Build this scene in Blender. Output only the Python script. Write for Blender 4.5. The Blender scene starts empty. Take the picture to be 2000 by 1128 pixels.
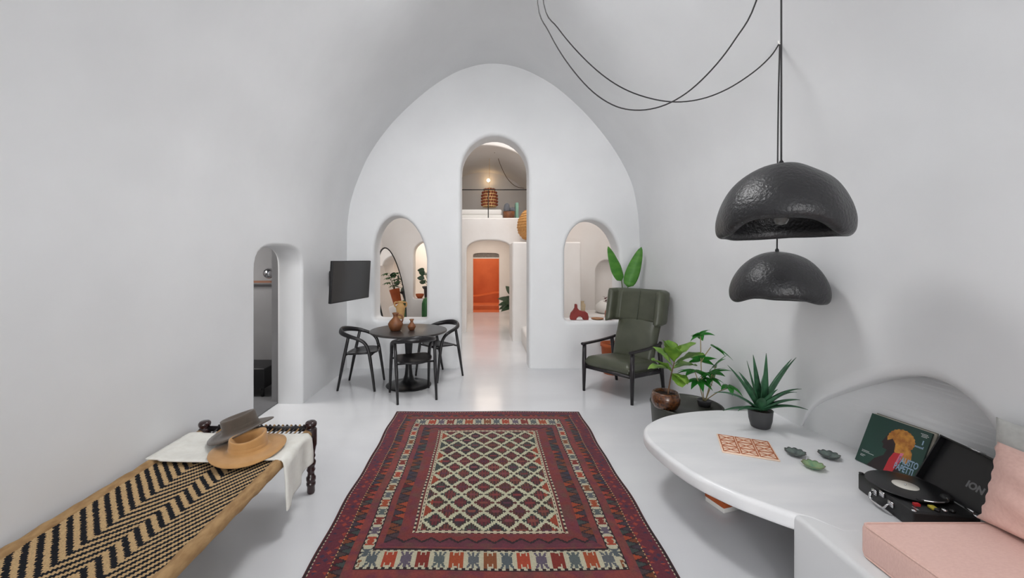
import bpy, bmesh, math, random
import numpy as np
from mathutils import Vector, Matrix, noise
from mathutils.geometry import tessellate_polygon

random.seed(7)
PI = math.pi
scene = bpy.context.scene
C = scene.collection

# ------------------------------------------------------------------ camera
CAMH, FPX, VX, VY = 1.65, 800.0, 946.0, 505.0
cd = bpy.data.cameras.new('camera')
cd.sensor_width = 36.0
cd.lens = FPX / 2000 * 36
cd.shift_x = (1000 - VX) / 2000
cd.shift_y = -(564 - VY) / 2000
cd.clip_start = 0.02
cam = bpy.data.objects.new('camera', cd)
cam.location = (0, 0, CAMH)
cam.rotation_euler = (PI / 2, 0, 0)
C.objects.link(cam)
scene.camera = cam

# ------------------------------------------------------------------ world, lights, exposure
w = bpy.data.worlds.new('sky'); scene.world = w; w.use_nodes = True
bg = w.node_tree.nodes['Background']
bg.inputs[0].default_value = (0.80, 0.88, 1.0, 1); bg.inputs[1].default_value = 1.2

def area(name, loc, direction, sx, sy, power, col):
    l = bpy.data.lights.new(name, 'AREA'); l.shape = 'RECTANGLE'
    l.size = sx; l.size_y = sy; l.energy = power; l.color = col
    o = bpy.data.objects.new(name, l); C.objects.link(o)
    o.location = loc
    o.rotation_euler = Vector(direction).to_track_quat('-Z', 'Y').to_euler()
    return o
# daylight: the terrace door and its upper window behind the camera, skylight of the second room; the rest are added fills
area('daylight_door', (0.1, -9.4, 1.4), (0, 1, 0.0), 2.6, 2.4, 370, (1.0, 0.985, 0.97))
area('daylight_upper_window', (0.1, -9.4, 3.6), (0, 1, -0.10), 2.4, 1.5, 110, (1.0, 0.985, 0.97))
area('fill_vault', (-0.16, 3.43, 4.80), (0, 0, -1), 0.86, 1.15, 88, (1.0, 0.99, 0.985))  # added above the frame to even out light on table and floor
area('daylight_skylight', (0.9, 7.6, 5.6), (0, 0, -1), 2.8, 1.0, 90, (1.0, 0.95, 0.91))
area('fill_hall', (0.1, 10.9, 2.36), (0, 0, -1), 0.7, 2.4, 19, (1.0, 0.84, 0.70))  # added lamp under the closed hall ceiling, no window there
area('fill_side_room', (-1.6, 10.6, 2.34), (0, 0, -1), 1.2, 1.0, 17, (1.0, 0.86, 0.72))  # added lamp brightening the side room from below its ceiling
area('fill_orange_room', (0.0, 13.9, 2.25), (0, 0, -1), 1.0, 1.2, 24, (1.0, 0.88, 0.76))  # added lamp inside the orange room, source unseen
area('fill_bathroom', (-3.6, 4.4, 2.28), (0, 0, -1), 0.6, 0.8, 44, (1.0, 0.97, 0.94))  # added lamp lifting the dark bathroom, no opening above it

vs = scene.view_settings
scene.display_settings.display_device = 'sRGB'
vs.view_transform = 'Standard'; vs.look = 'None'; vs.gamma = 1.0; vs.use_curve_mapping = False
vs.exposure = -0.16

# ------------------------------------------------------------------ helpers
def pt(x, y, D):
    """photo coordinate at distance D from the camera -> world point (used to read positions off)"""
    return Vector(((x - VX) / FPX * D, D, CAMH - (y - VY) / FPX * D))

def s2l(c):
    c = c / 255.0
    return c / 12.92 if c <= 0.04045 else ((c + 0.055) / 1.055) ** 2.4
def rgb(r, g, b): return (s2l(r), s2l(g), s2l(b), 1.0)

def mat(name, col, rough=0.5, metal=0.0, spec=0.5, col2=None, cscale=4.0, bump=0.0, bscale=20.0,
        bdist=0.01, coat=0.0, trans=0.0, emit=None, estr=0.0, stretch=None, detail=4.0, sheen=0.0, attr=None, sub=0.0):
    m = bpy.data.materials.new(name); m.use_nodes = True
    nt = m.node_tree; b = nt.nodes['Principled BSDF']
    b.inputs['Base Color'].default_value = col
    b.inputs['Roughness'].default_value = rough
    b.inputs['Metallic'].default_value = metal
    b.inputs['Specular IOR Level'].default_value = spec
    b.inputs['Coat Weight'].default_value = coat
    b.inputs['Coat Roughness'].default_value = 0.12
    b.inputs['Transmission Weight'].default_value = trans
    b.inputs['Sheen Weight'].default_value = sheen
    if emit:
        b.inputs['Emission Color'].default_value = emit; b.inputs['Emission Strength'].default_value = estr
    tc = nt.nodes.new('ShaderNodeTexCoord'); mp = nt.nodes.new('ShaderNodeMapping')
    nt.links.new(tc.outputs['Object'], mp.inputs[0])
    if stretch: mp.inputs['Scale'].default_value = stretch
    if attr:
        a = nt.nodes.new('ShaderNodeAttribute'); a.attribute_name = attr
        nt.links.new(a.outputs['Color'], b.inputs['Base Color'])
    elif col2:
        n = nt.nodes.new('ShaderNodeTexNoise'); n.inputs['Scale'].default_value = cscale
        n.inputs['Detail'].default_value = detail
        nt.links.new(mp.outputs[0], n.inputs['Vector'])
        r = nt.nodes.new('ShaderNodeValToRGB')
        r.color_ramp.elements[0].position = 0.35; r.color_ramp.elements[1].position = 0.65
        r.color_ramp.elements[0].color = col; r.color_ramp.elements[1].color = col2
        nt.links.new(n.outputs['Fac'], r.inputs[0]); nt.links.new(r.outputs[0], b.inputs['Base Color'])
    if bump:
        n2 = nt.nodes.new('ShaderNodeTexNoise'); n2.inputs['Scale'].default_value = bscale
        n2.inputs['Detail'].default_value = 3
        nt.links.new(mp.outputs[0], n2.inputs['Vector'])
        bp = nt.nodes.new('ShaderNodeBump'); bp.inputs['Strength'].default_value = bump
        bp.inputs['Distance'].default_value = bdist
        nt.links.new(n2.outputs['Fac'], bp.inputs['Height']); nt.links.new(bp.outputs[0], b.inputs['Normal'])
    return m

class MB:
    def __init__(s): s.v = []; s.f = []; s.sm = []
    def add(s, vs, fs, smooth=True):
        o = len(s.v); s.v += [tuple(p) for p in vs]
        for f in fs: s.f.append(tuple(i + o for i in f)); s.sm.append(smooth)
        return s
    def rings(s, rings, closed=True, cap0=True, cap1=True, smooth=True, loop=False):
        n = len(rings[0]); vs = [p for r in rings for p in r]; fs = []
        m = len(rings)
        for i in range(m if loop else m - 1):
            i2 = (i + 1) % m
            for j in range(n if closed else n - 1):
                j2 = (j + 1) % n
                fs.append((i * n + j, i * n + j2, i2 * n + j2, i2 * n + j))
        s.add(vs, fs, smooth)
        o = len(s.v) - len(vs)
        if closed and not loop:
            if cap0: s.f.append(tuple(o + j for j in reversed(range(n)))); s.sm.append(False)
            if cap1: s.f.append(tuple(o + (m - 1) * n + j for j in range(n))); s.sm.append(False)
        return s
    def sweep(s, path, rw, rh=None, seg=10, up=(0, 0, 1), loop=False, power=2.0, transport=True):
        path = [Vector(p) for p in path]; n = len(path)
        if not hasattr(rw, '__len__'): rw = [rw] * n
        if rh is None: rh = rw
        if not hasattr(rh, '__len__'): rh = [rh] * n
        rg = []; prev = None
        for i, p in enumerate(path):
            a = path[(i - 1) % n] if (loop or i) else p
            b = path[(i + 1) % n] if (loop or i < n - 1) else p
            t = (b - a).normalized()
            u0 = Vector(up) if prev is None else prev
            sd = t.cross(u0)
            if sd.length < 1e-4: sd = t.cross(Vector((1, 0.01, 0)))
            sd.normalize(); u = sd.cross(t).normalized()
            if transport: prev = u
            r = []
            for k in range(seg):
                th = 2 * PI * k / seg; c, q = math.cos(th), math.sin(th)
                e = 2.0 / power
                cx = math.copysign(abs(c) ** e, c); qy = math.copysign(abs(q) ** e, q)
                r.append(p + sd * (cx * rw[i]) + u * (qy * rh[i]))
            rg.append(r)
        return s.rings(rg, loop=loop)
    def tube(s, a, b, r0, r1=None, seg=10):
        return s.sweep([a, b], [r0, r1 if r1 is not None else r0], seg=seg)
    def lathe(s, prof, seg=24, c=(0, 0, 0), fn=None, cap0=False, cap1=False):
        rg = []
        for (r, z) in prof:
            ring = []
            for k in range(seg):
                a = 2 * PI * k / seg
                p = Vector((c[0] + r * math.cos(a), c[1] + r * math.sin(a), c[2] + z))
                if fn: p = fn(p, a, r, z)
                ring.append(p)
            rg.append(ring)
        return s.rings(rg, cap0=cap0, cap1=cap1)
    def box(s, lo, hi):
        x0, y0, z0 = lo; x1, y1, z1 = hi
        return s.add([(x0, y0, z0), (x1, y0, z0), (x1, y1, z0), (x0, y1, z0), (x0, y0, z1), (x1, y0, z1), (x1, y1, z1), (x0, y1, z1)],
                     [(3, 2, 1, 0), (4, 5, 6, 7), (0, 1, 5, 4), (1, 2, 6, 5), (2, 3, 7, 6), (3, 0, 4, 7)], False)
    def rbox(s, lo, hi, r=0.02, seg=3):
        """rounded box"""
        lo = Vector(lo); hi = Vector(hi)
        bm = bmesh.new(); bmesh.ops.create_cube(bm, size=1)
        for v in bm.verts:
            v.co = Vector([lo[i] + (v.co[i] + .5) * (hi[i] - lo[i]) for i in range(3)])
        bmesh.ops.bevel(bm, geom=list(bm.edges), offset=r, segments=seg, profile=.5, affect='EDGES')
        bm.verts.index_update()
        s.add([v.co.copy() for v in bm.verts], [[v.index for v in f.verts] for f in bm.faces], True); bm.free()
        return s
    def prism(s, poly, d0, d1, fn, smooth=False):
        """poly (a,b) pairs extruded between d0 and d1; fn(a,b,d)->xyz"""
        n = len(poly); vs = [fn(a, b, d0) for a, b in poly] + [fn(a, b, d1) for a, b in poly]
        tr = tessellate_polygon([[Vector((a, b, 0)) for a, b in poly]])
        fs = [t for t in tr] + [tuple(i + n for i in reversed(t)) for t in tr]
        s.add(vs, fs, False)
        o = len(s.v) - 2 * n
        for i in range(n):
            j = (i + 1) % n
            s.f.append((o + i, o + j, o + n + j, o + n + i)); s.sm.append(smooth)
        return s
    def xf(s, M):
        s.v = [tuple(M @ Vector(p)) for p in s.v]; return s
    def build(s, name, m, parent=None, recalc=True):
        me = bpy.data.meshes.new(name)
        me.from_pydata([tuple(p) for p in s.v], [], s.f); 
        me.polygons.foreach_set('use_smooth', s.sm)
        me.update()
        if recalc:
            bm = bmesh.new(); bm.from_mesh(me); bmesh.ops.recalc_face_normals(bm, faces=bm.faces); bm.to_mesh(me); bm.free()
        if m: me.materials.append(m)
        o = bpy.data.objects.new(name, me); C.objects.link(o)
        if parent: o.parent = parent
        return o

def tag(o, label, cat, group=None):
    o['label'] = label; o['category'] = cat
    if group: o['group'] = group
    return o
def thing(name, label, cat, loc=(0, 0, 0), rz=0.0, group=None):
    o = bpy.data.objects.new(name, None); C.objects.link(o)
    o.empty_display_size = 0.1
    o.location = loc; o.rotation_euler = (0, 0, rz)
    return tag(o, label, cat, group)
def struct(o, label=None):
    o['kind'] = 'structure'
    if label: o['label'] = label
    return o
def copy_tree(o, parent=None):
    c = o.copy(); C.objects.link(c); c.parent = parent
    for ch in list(o.children): copy_tree(ch, c)
    return c
def smooth_path(pts, n=8, loop=False):
    """Catmull-Rom"""
    P = [Vector(p) for p in pts]; out = []; m = len(P)
    rng = range(m if loop else m - 1)
    for i in rng:
        if loop: a, b, c, d = P[(i - 1) % m], P[i], P[(i + 1) % m], P[(i + 2) % m]
        else: a, b, c, d = P[max(i - 1, 0)], P[i], P[i + 1], P[min(i + 2, m - 1)]
        for k in range(n):
            t = k / n
            out.append(0.5 * ((2 * b) + (c - a) * t + (2 * a - 5 * b + 4 * c - d) * t * t + (3 * b - a - 3 * c + d) * t ** 3))
    if not loop: out.append(P[-1])
    return out
def interp(xs, ys, n):
    return [float(v) for v in np.interp(np.linspace(0, 1, n), xs, ys)]
def text_mesh(txt, size, name, m, parent, M, depth=0.0006, align='LEFT', bold=0.0):
    cu = bpy.data.curves.new('t', 'FONT'); cu.body = txt; cu.size = size; cu.extrude = depth; cu.align_x = align; cu.offset = bold
    to = bpy.data.objects.new('t', cu); C.objects.link(to)
    dg = bpy.context.evaluated_depsgraph_get()
    me = bpy.data.meshes.new_from_object(to.evaluated_get(dg))
    bpy.data.objects.remove(to); bpy.data.curves.remove(cu)
    me.name = name; me.materials.clear(); me.materials.append(m)
    me.transform(M)
    o = bpy.data.objects.new(name, me); C.objects.link(o); o.parent = parent
    return o

# ------------------------------------------------------------------ materials
M = {}
M['plaster'] = mat('white_plaster', rgb(229, 230, 231), .62, col2=rgb(234, 235, 236), cscale=1.3, bump=.35, bscale=1.6, bdist=.05, spec=.3)
M['plaster_warm'] = mat('cream_plaster', rgb(240, 237, 234), .6, col2=rgb(236, 231, 227), cscale=1.5, bump=.3, bscale=2.0, bdist=.04, spec=.3)
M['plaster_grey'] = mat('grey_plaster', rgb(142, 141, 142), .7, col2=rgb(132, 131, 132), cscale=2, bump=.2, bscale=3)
M['floor'] = mat('polished_white_floor', rgb(212, 213, 216), .17, col2=rgb(224, 225, 227), cscale=.9, bump=.16, bscale=5.0, bdist=.008, spec=.5, stretch=(.35, 1, 1))
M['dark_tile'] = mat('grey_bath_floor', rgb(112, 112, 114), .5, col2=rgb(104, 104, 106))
M['orange_wall'] = mat('orange_plaster', rgb(206, 112, 58), .6, col2=rgb(196, 102, 50), cscale=3)
M['marble'] = mat('white_marble_plaster', rgb(238, 238, 239), .34, col2=rgb(228, 229, 231), cscale=3.0, detail=8, stretch=(.6, 2.2, 1), bump=.08, bscale=4, bdist=.01)
M['black_wood'] = mat('black_stained_wood', rgb(26, 25, 27), .32, col2=rgb(36, 34, 36), cscale=8, stretch=(1, 1, .1), spec=.45)
M['table_black'] = mat('dark_table_top', rgb(46, 42, 41), .33, col2=rgb(56, 51, 49), cscale=5, stretch=(.2, 1, 1))
M['black_metal'] = mat('black_metal', rgb(28, 28, 30), .35, metal=.3)
M['screen'] = mat('screen_glass', rgb(20, 20, 22), .22, spec=.55, coat=.2)
M['plastic_black'] = mat('black_plastic', rgb(24, 24, 26), .45)
M['leather'] = mat('olive_leather', rgb(80, 83, 68), .34, col2=rgb(72, 75, 61), cscale=7, bump=.15, bscale=90, bdist=.002, spec=.5)
M['seam'] = mat('leather_seam', rgb(78, 84, 70), .4)
M['chair_frame'] = mat('armchair_wood', rgb(30, 26, 30), .35, col2=rgb(38, 33, 36), cscale=8)
M['terracotta'] = mat('terracotta', rgb(186, 92, 44), .7, col2=rgb(170, 80, 38), cscale=8, bump=.2, bscale=30, bdist=.003)
M['clay_brown'] = mat('brown_clay', rgb(140, 88, 52), .5, col2=rgb(104, 62, 38), cscale=9, bump=.15, bscale=30, bdist=.003)
M['clay_tan'] = mat('tan_clay', rgb(202, 160, 104), .65, col2=rgb(188, 144, 88), cscale=9, bump=.15, bscale=40, bdist=.002)
M['clay_red'] = mat('red_clay', rgb(142, 48, 42), .6, col2=rgb(128, 40, 36), cscale=10)
M['clay_beige'] = mat('beige_clay', rgb(220, 202, 172), .7, col2=rgb(206, 184, 150), cscale=10)
M['glaze_brown'] = mat('speckled_brown_glaze', rgb(58, 32, 18), .25, col2=rgb(108, 64, 32), cscale=55, detail=6, bump=.3, bscale=60, bdist=.003, coat=.4)
M['pot_dark'] = mat('dark_pot', rgb(66, 66, 68), .5, col2=rgb(60, 60, 62), cscale=8)
M['tub'] = mat('dark_olive_metal', rgb(74, 76, 68), .45, metal=.3, col2=rgb(62, 64, 58), cscale=6)
M['soil'] = mat('soil', rgb(52, 40, 32), .95, bump=.8, bscale=80, bdist=.01)
M['leaf_fig'] = mat('fig_leaf', rgb(122, 158, 60), .4, col2=rgb(84, 128, 44), cscale=14, spec=.4)
M['leaf_fatsia'] = mat('fatsia_leaf', rgb(58, 146, 52), .4, col2=rgb(34, 112, 38), cscale=14, spec=.4)
M['leaf_aloe'] = mat('agave_leaf', rgb(60, 106, 74), .42, col2=rgb(42, 84, 58), cscale=22, spec=.4)
M['leaf_bop'] = mat('banana_leaf', rgb(84, 142, 54), .42, col2=rgb(64, 122, 42), cscale=6, stretch=(1, 1, 3), spec=.35)
M['leaf_dark'] = mat('dark_leaf', rgb(44, 72, 46), .45, col2=rgb(32, 56, 36), cscale=12)
M['leaf_mon'] = mat('monstera_leaf', rgb(60, 124, 52), .42, col2=rgb(44, 100, 42), cscale=12)
M['cactus'] = mat('cactus_skin', rgb(50, 106, 56), .55, col2=rgb(38, 88, 44), cscale=16, bump=.3, bscale=60, bdist=.004)
M['stem'] = mat('green_stem', rgb(92, 104, 66), .6)
M['stem_brown'] = mat('brown_stem', rgb(118, 86, 62), .75)
M['stem_pale'] = mat('pale_stem', rgb(166, 150, 108), .7)
M['lamp'] = mat('black_papier_mache', rgb(38, 38, 40), .36, col2=rgb(37, 37, 39), cscale=14, bump=.8, bscale=60, bdist=.006, spec=.5)
M['cable'] = mat('black_cable', rgb(38, 36, 38), .6)
M['chrome'] = mat('chrome', rgb(210, 210, 212), .12, metal=1)
M['bulb'] = mat('unlit_bulb', rgb(96, 96, 94), .1, spec=.6)
M['mirror'] = mat('mirror_glass', (.9, .9, .9, 1), .01, metal=1)
M['jute'] = mat('jute_wrap', rgb(176, 142, 98), .85, col2=rgb(150, 116, 76), cscale=40, bump=.7, bscale=130, bdist=.004, stretch=(1, .35, 1))
M['weave'] = mat('woven_rope', (1, 1, 1, 1), .9, attr='col', spec=.15)
M['dark_wood'] = mat('dark_turned_wood', rgb(52, 26, 26), .25, col2=rgb(38, 19, 20), cscale=10, coat=.3)
M['dark_rail'] = mat('dark_rail_wood', rgb(34, 30, 32), .35, col2=rgb(28, 25, 26), cscale=10)
M['peg'] = mat('pale_cut_wood', rgb(206, 160, 108), .7)
M['blanket'] = mat('cream_cotton', rgb(232, 231, 224), .95, col2=rgb(226, 224, 216), cscale=30, bump=.3, bscale=160, bdist=.002, sheen=.2)
M['hat_tan'] = mat('tan_felt', rgb(192, 146, 92), .9, col2=rgb(182, 136, 82), cscale=12, bump=.2, bscale=140, bdist=.002, sheen=.3)
M['hat_brown'] = mat('brown_felt', rgb(86, 74, 64), .9, col2=rgb(76, 66, 56), cscale=12, bump=.2, bscale=140, bdist=.002, sheen=.3)
M['band'] = mat('hat_band', rgb(108, 86, 66), .8)
M['rug'] = mat('kilim_wool', (1, 1, 1, 1), .95, attr='col', spec=.1, sheen=.15)
M['rug_edge'] = mat('kilim_edge', rgb(72, 32, 34), .95)
M['pink'] = mat('pink_linen', rgb(240, 200, 188), .92, col2=rgb(233, 191, 179), cscale=70, detail=6, bump=.25, bscale=220, bdist=.0015, stretch=(1, 3, 1), sheen=.15)
M['pillow_grey'] = mat('pale_grey_linen', rgb(206, 206, 202), .92, col2=rgb(198, 198, 194), cscale=50, bump=.2, bscale=200, bdist=.0015)
M['wicker'] = mat('wicker', rgb(226, 172, 104), .75, col2=rgb(200, 142, 78), cscale=40, bump=.5, bscale=60, bdist=.004)
M['wood'] = mat('oiled_wood', rgb(160, 112, 70), .5, col2=rgb(140, 94, 58), cscale=10, stretch=(1, 1, .2))
M['copper'] = mat('copper_rail', rgb(132, 92, 72), .5)
M['cream_paper'] = mat('peach_board', rgb(240, 214, 192), .75)
M['rust'] = mat('rust_print', rgb(184, 104, 62), .75)
M['plate_dark'] = mat('dark_green_glaze', rgb(72, 80, 80), .25, col2=rgb(108, 122, 116), cscale=30, coat=.3)
M['plate_green'] = mat('green_glaze', rgb(108, 152, 120), .25, col2=rgb(146, 172, 126), cscale=26, coat=.3)
M['plate_rim'] = mat('plate_rim', rgb(58, 56, 54), .4)
M['plate_rim_green'] = mat('plate_rim_green', rgb(120, 116, 78), .4)
M['sleeve_paper'] = mat('sleeve_paper', rgb(214, 208, 194), .8, col2=rgb(196, 190, 174), cscale=14)
M['sleeve_grey'] = mat('sleeve_grey', rgb(128, 124, 112), .8)
M['cover_green'] = mat('cover_green', rgb(22, 58, 52), .45, col2=rgb(30, 68, 56), cscale=5)
M['cover_dark'] = mat('cover_silhouette', rgb(46, 24, 26), .5, col2=rgb(32, 18, 20), cscale=8)
M['cover_hair'] = mat('cover_hair', rgb(214, 150, 60), .5, col2=rgb(168, 100, 34), cscale=40)
M['cover_red'] = mat('cover_red', rgb(196, 40, 50), .5)
M['cover_pink'] = mat('cover_pink', rgb(226, 120, 150), .5)
M['print_blue'] = mat('print_blue', rgb(150, 176, 200), .5)
M['print_white'] = mat('print_white', rgb(222, 224, 222), .5)
M['vinyl'] = mat('vinyl', rgb(22, 22, 24), .28, spec=.6)
M['label'] = mat('record_label', rgb(228, 224, 214), .5)
M['logo_grey'] = mat('logo_grey', rgb(120, 120, 122), .4)
M['red_plastic'] = mat('red_plastic', rgb(190, 40, 44), .4)
M['yellow_plastic'] = mat('yellow_plastic', rgb(190, 176, 60), .4)
M['white_satin'] = mat('white_satin', rgb(236, 234, 230), .6)
M['glass_dark'] = mat('dark_patterned_glass', rgb(84, 74, 66), .4, col2=rgb(140, 128, 116), cscale=60)
M['bulb_lit'] = mat('lit_bulb', rgb(255, 230, 190), .3, emit=rgb(255, 214, 160), estr=14)
M['shade_rust'] = mat('rust_beads', rgb(150, 72, 36), .7, col2=rgb(120, 52, 26), cscale=20)
M['shade_pale'] = mat('pale_cord', rgb(226, 186, 130), .8)
M['cushion_bluegrey'] = mat('blue_grey_fabric', rgb(104, 106, 112), .9)
M['teal'] = mat('teal_paint', rgb(134, 178, 158), .5)
M['flower'] = mat('dried_flower', rgb(96, 34, 36), .9)
# ------------------------------------------------------------------ structure
XL, XR, YB = -2.07, 2.34, 6.17         # left wall, right wall, end wall of the vaulted room
YF = -9.0
WT = 0.40                              # end wall thickness

def arch_outline(x0, x1, z0, z1, spring, n=20, skew=0.0, power=2.0):
    """closed outline (u,w): straight jambs to 'spring', then a superellipse arch"""
    c = (x0 + x1) / 2; hw = (x1 - x0) / 2; pts = [(x0, z0), (x1, z0)]
    for k in range(n + 1):
        a = PI * k / n; ca, sa = math.cos(a), math.sin(a)
        e = 2 / power
        x = c + hw * math.copysign(abs(ca) ** e, ca) + skew * sa
        pts.append((x, spring + (z1 - spring) * abs(sa) ** e))
    return pts
def round_poly(pts, r, n=5):
    out = []; m = len(pts)
    for i in range(m):
        p = Vector(pts[i]); a = Vector(pts[i - 1]); b = Vector(pts[(i + 1) % m])
        d1 = (a - p); d2 = (b - p); l = min(r, d1.length * .45, d2.length * .45)
        q1 = p + d1.normalized() * l; q2 = p + d2.normalized() * l
        ang = d1.angle(d2)
        if ang > 2.6: out.append(p); continue
        for k in range(n + 1):
            t = k / n; out.append((1 - t) ** 2 * q1 + 2 * t * (1 - t) * p + t * t * q2)
    return [(p[0], p[1]) for p in out]
def resample(pts, n):
    P = [Vector(p) for p in pts]; L = [0]
    for i in range(len(P)): L.append(L[-1] + (P[(i + 1) % len(P)] - P[i]).length)
    out = []; j = 0
    for k in range(n):
        t = L[-1] * k / n
        while L[j + 1] < t: j += 1
        f = (t - L[j]) / max(L[j + 1] - L[j], 1e-9)
        out.append(P[j].lerp(P[(j + 1) % len(P)], f))
    return [(p.x, p.y) for p in out]
def offset(pts, r):
    n = len(pts); out = []
    A = sum(pts[i][0] * pts[(i + 1) % n][1] - pts[(i + 1) % n][0] * pts[i][1] for i in range(n))
    sg = 1 if A > 0 else -1
    for i in range(n):
        t = (Vector(pts[(i + 1) % n]) - Vector(pts[i - 1])).normalized()
        out.append((pts[i][0] + sg * t.y * r, pts[i][1] - sg * t.x * r))
    return out
def wall_panel(name, outer, holes, thick, fn, m, bev=0.05, back=True):
    b = MB(); fronts = []
    for h in holes:
        h = resample(h, 96) if len(h) < 200 else h
        rings = []
        K = 6; r = bev
        for k in range(K + 1):
            a = PI / 2 * k / K
            rings.append([fn(u, v, r * (1 - math.cos(a))) for u, v in offset(h, r * (1 - math.sin(a)))])
        for k in range(K + 1):
            a = PI / 2 * (1 - k / K)
            rings.append([fn(u, v, thick - r * (1 - math.cos(a))) for u, v in offset(h, r * (1 - math.sin(a)))])
        b.rings(rings, cap0=False, cap1=False)
        fronts.append(offset(h, r))
    loops = [[Vector((u, v, 0)) for u, v in lp] for lp in [outer] + fronts]
    flat = [p for lp in loops for p in lp]
    tr = tessellate_polygon(loops)
    b.add([fn(p.x, p.y, 0) for p in flat], tr, False)
    if back: b.add([fn(p.x, p.y, thick) for p in flat], [tuple(reversed(t)) for t in tr], False)
    bo = b.build(name, m, recalc=False)
    me = bo.data; bm = bmesh.new(); bm.from_mesh(me)
    bmesh.ops.remove_doubles(bm, verts=bm.verts, dist=1e-5)
    bmesh.ops.recalc_face_normals(bm, faces=bm.faces); bm.to_mesh(me); bm.free()
    return struct(bo)
def slab(name, lo, hi, m, label=None):
    return struct(MB().box(lo, hi).build(name, m), label)

# floors
slab('floor', (-2.5, YF - 1, -.2), (3.6, 12.62, 0), M['floor'])
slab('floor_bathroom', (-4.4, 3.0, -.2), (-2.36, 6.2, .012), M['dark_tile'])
slab('floor_orange_room', (-1.2, 12.62, -.2), (1.3, 15.0, .0), M['orange_wall'])

# vault: profile read off the arch line on the end wall
S = FPX / YB
prof_px = [(684, 475), (684, 436), (689, 392), (701, 345), (724, 297), (760, 247), (802, 204), (850, 165), (902, 136), (958, 124),
           (1016, 133), (1076, 163), (1128, 206), (1172, 254), (1208, 305), (1234, 358), (1245, 410), (1250, 445), (1250, 475)]
prof = [Vector(((x - VX) / S, 0, CAMH - (y - VY) / S)) for x, y in prof_px]
prof[0].x = XL; prof[-1].x = XR
prof[1].x = XL + .010; prof[2].x = XL + .06; prof[-2].x = XR - .008
ZS = prof[0].z; prof[-1].z = ZS
prof = smooth_path(prof, 5)
b = MB()
ys = [YF + (2.83 - YF) * k / 10 for k in range(11)] + [3.23, 3.63, 4.03] + [4.03 + (YB + .02 - 4.03) * k / 6 for k in range(1, 7)]
np_ = len(prof)
vs_ = [Vector((p.x, y, p.z)) for y in ys for p in prof]; fs_ = []
for i in range(len(ys) - 1):
    for j in range(np_ - 1):
        mx = (prof[j].x + prof[j + 1].x) / 2
        if 2.8 < ys[i] and ys[i + 1] < 4.1 and -.62 < mx < .30: continue      # opening added for the vault fill light
        fs_.append((i * np_ + j, i * np_ + j + 1, (i + 1) * np_ + j + 1, (i + 1) * np_ + j))
b.add(vs_, fs_, True)
struct(b.build('ceiling', M['plaster']), 'white barrel vault over the living room')
hx = [p.x for p in prof]; jx = [j for j in range(np_ - 1) if -.62 < (hx[j] + hx[j + 1]) / 2 < .30]
sx0, sx1 = hx[jx[0]], hx[jx[-1] + 1]
b = MB(); b.box((sx0 - .1, 2.73, 4.42), (sx0, 4.13, 4.85)); b.box((sx1, 2.73, 4.55), (sx1 + .1, 4.13, 4.85)); b.box((sx0, 2.73, 4.48), (sx1, 2.83, 4.85)); b.box((sx0, 4.03, 4.48), (sx1, 4.13, 4.85))
struct(b.build('trim_7', M['plaster']), 'white curb around the added skylight opening')  # unseen curb, added to hold the vault fill light
# left wall with the low doorway
door_hole = arch_outline(3.70, 4.66, -.12, 1.78, 1.53, power=3.0)
wall_panel('wall_left', [(YF, -.2), (YB + .1, -.2), (YB + .1, ZS), (YF, ZS)], [door_hole], .29,
           lambda u, v, d: Vector((XL - d, u, v)), M['plaster'], bev=.035)
# right wall with the low arched niche beside the bench
niche_hole = [(p.x, p.y) for p in smooth_path([(1.84, .34, 0), (1.84, .62, 0), (1.90, .84, 0), (2.04, .98, 0), (2.22, 1.01, 0), (2.46, .93, 0),
                                               (2.72, .77, 0), (2.95, .58, 0), (3.06, .34, 0)], 6)]
def ndep(u): return max(.04, min(1.0, (3.10 - u) / .75))       # the recess deepens towards its near end
nfn = lambda u, v, d: Vector((XR + d * ndep(u), u, v))
wall_panel('wall_right', [(YF, -.2), (YB + .1, -.2), (YB + .1, ZS), (YF, ZS)], [niche_hole], .30, nfn, M['plaster'], bev=.07, back=False)
nb_ = resample(niche_hole, 96)
b = MB(); b.add([nfn(u, v, .21) for u, v in nb_], tessellate_polygon([[Vector((u, v, 0)) for u, v in nb_]]), False)
struct(b.build('wall_niche_back', M['plaster']))
# end wall with the tall opening and the two arched windows
def zy(y): return CAMH - (y - VY) / S
def xx(x): return (x - VX) / S
tall = arch_outline(xx(900), xx(1033), -.12, zy(264), zy(335), skew=.0, n=24)
winL = round_poly([(p) for p in arch_outline(xx(731), xx(833), zy(625), zy(421), zy(505), skew=-.06, n=20)], .06)
winR = round_poly([(p) for p in arch_outline(xx(1103), xx(1210), zy(627), zy(429), zy(500), skew=-.03, n=20)], .06)
outer = [(XL - .35, -.2), (XR + .35, -.2), (XR + .35, 5.4), (XL - .35, 5.4)]
wall_panel('wall_back', outer, [tall, winL, winR], WT, lambda u, v, d: Vector((u, YB + d, v)), M['plaster'], bev=.055)
# wall behind the camera with the terrace door and an upper window
wall_panel('wall_front', [(-2.6, -.2), (2.8, -.2), (2.8, 5.2), (-2.6, 5.2)],
           [arch_outline(-1.2, 1.4, -.12, 2.7, 2.0), arch_outline(-1.1, 1.3, 2.85, 4.25, 3.4)], .3,
           lambda u, v, d: Vector((u, YF - d, v)), M['plaster'])

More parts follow.
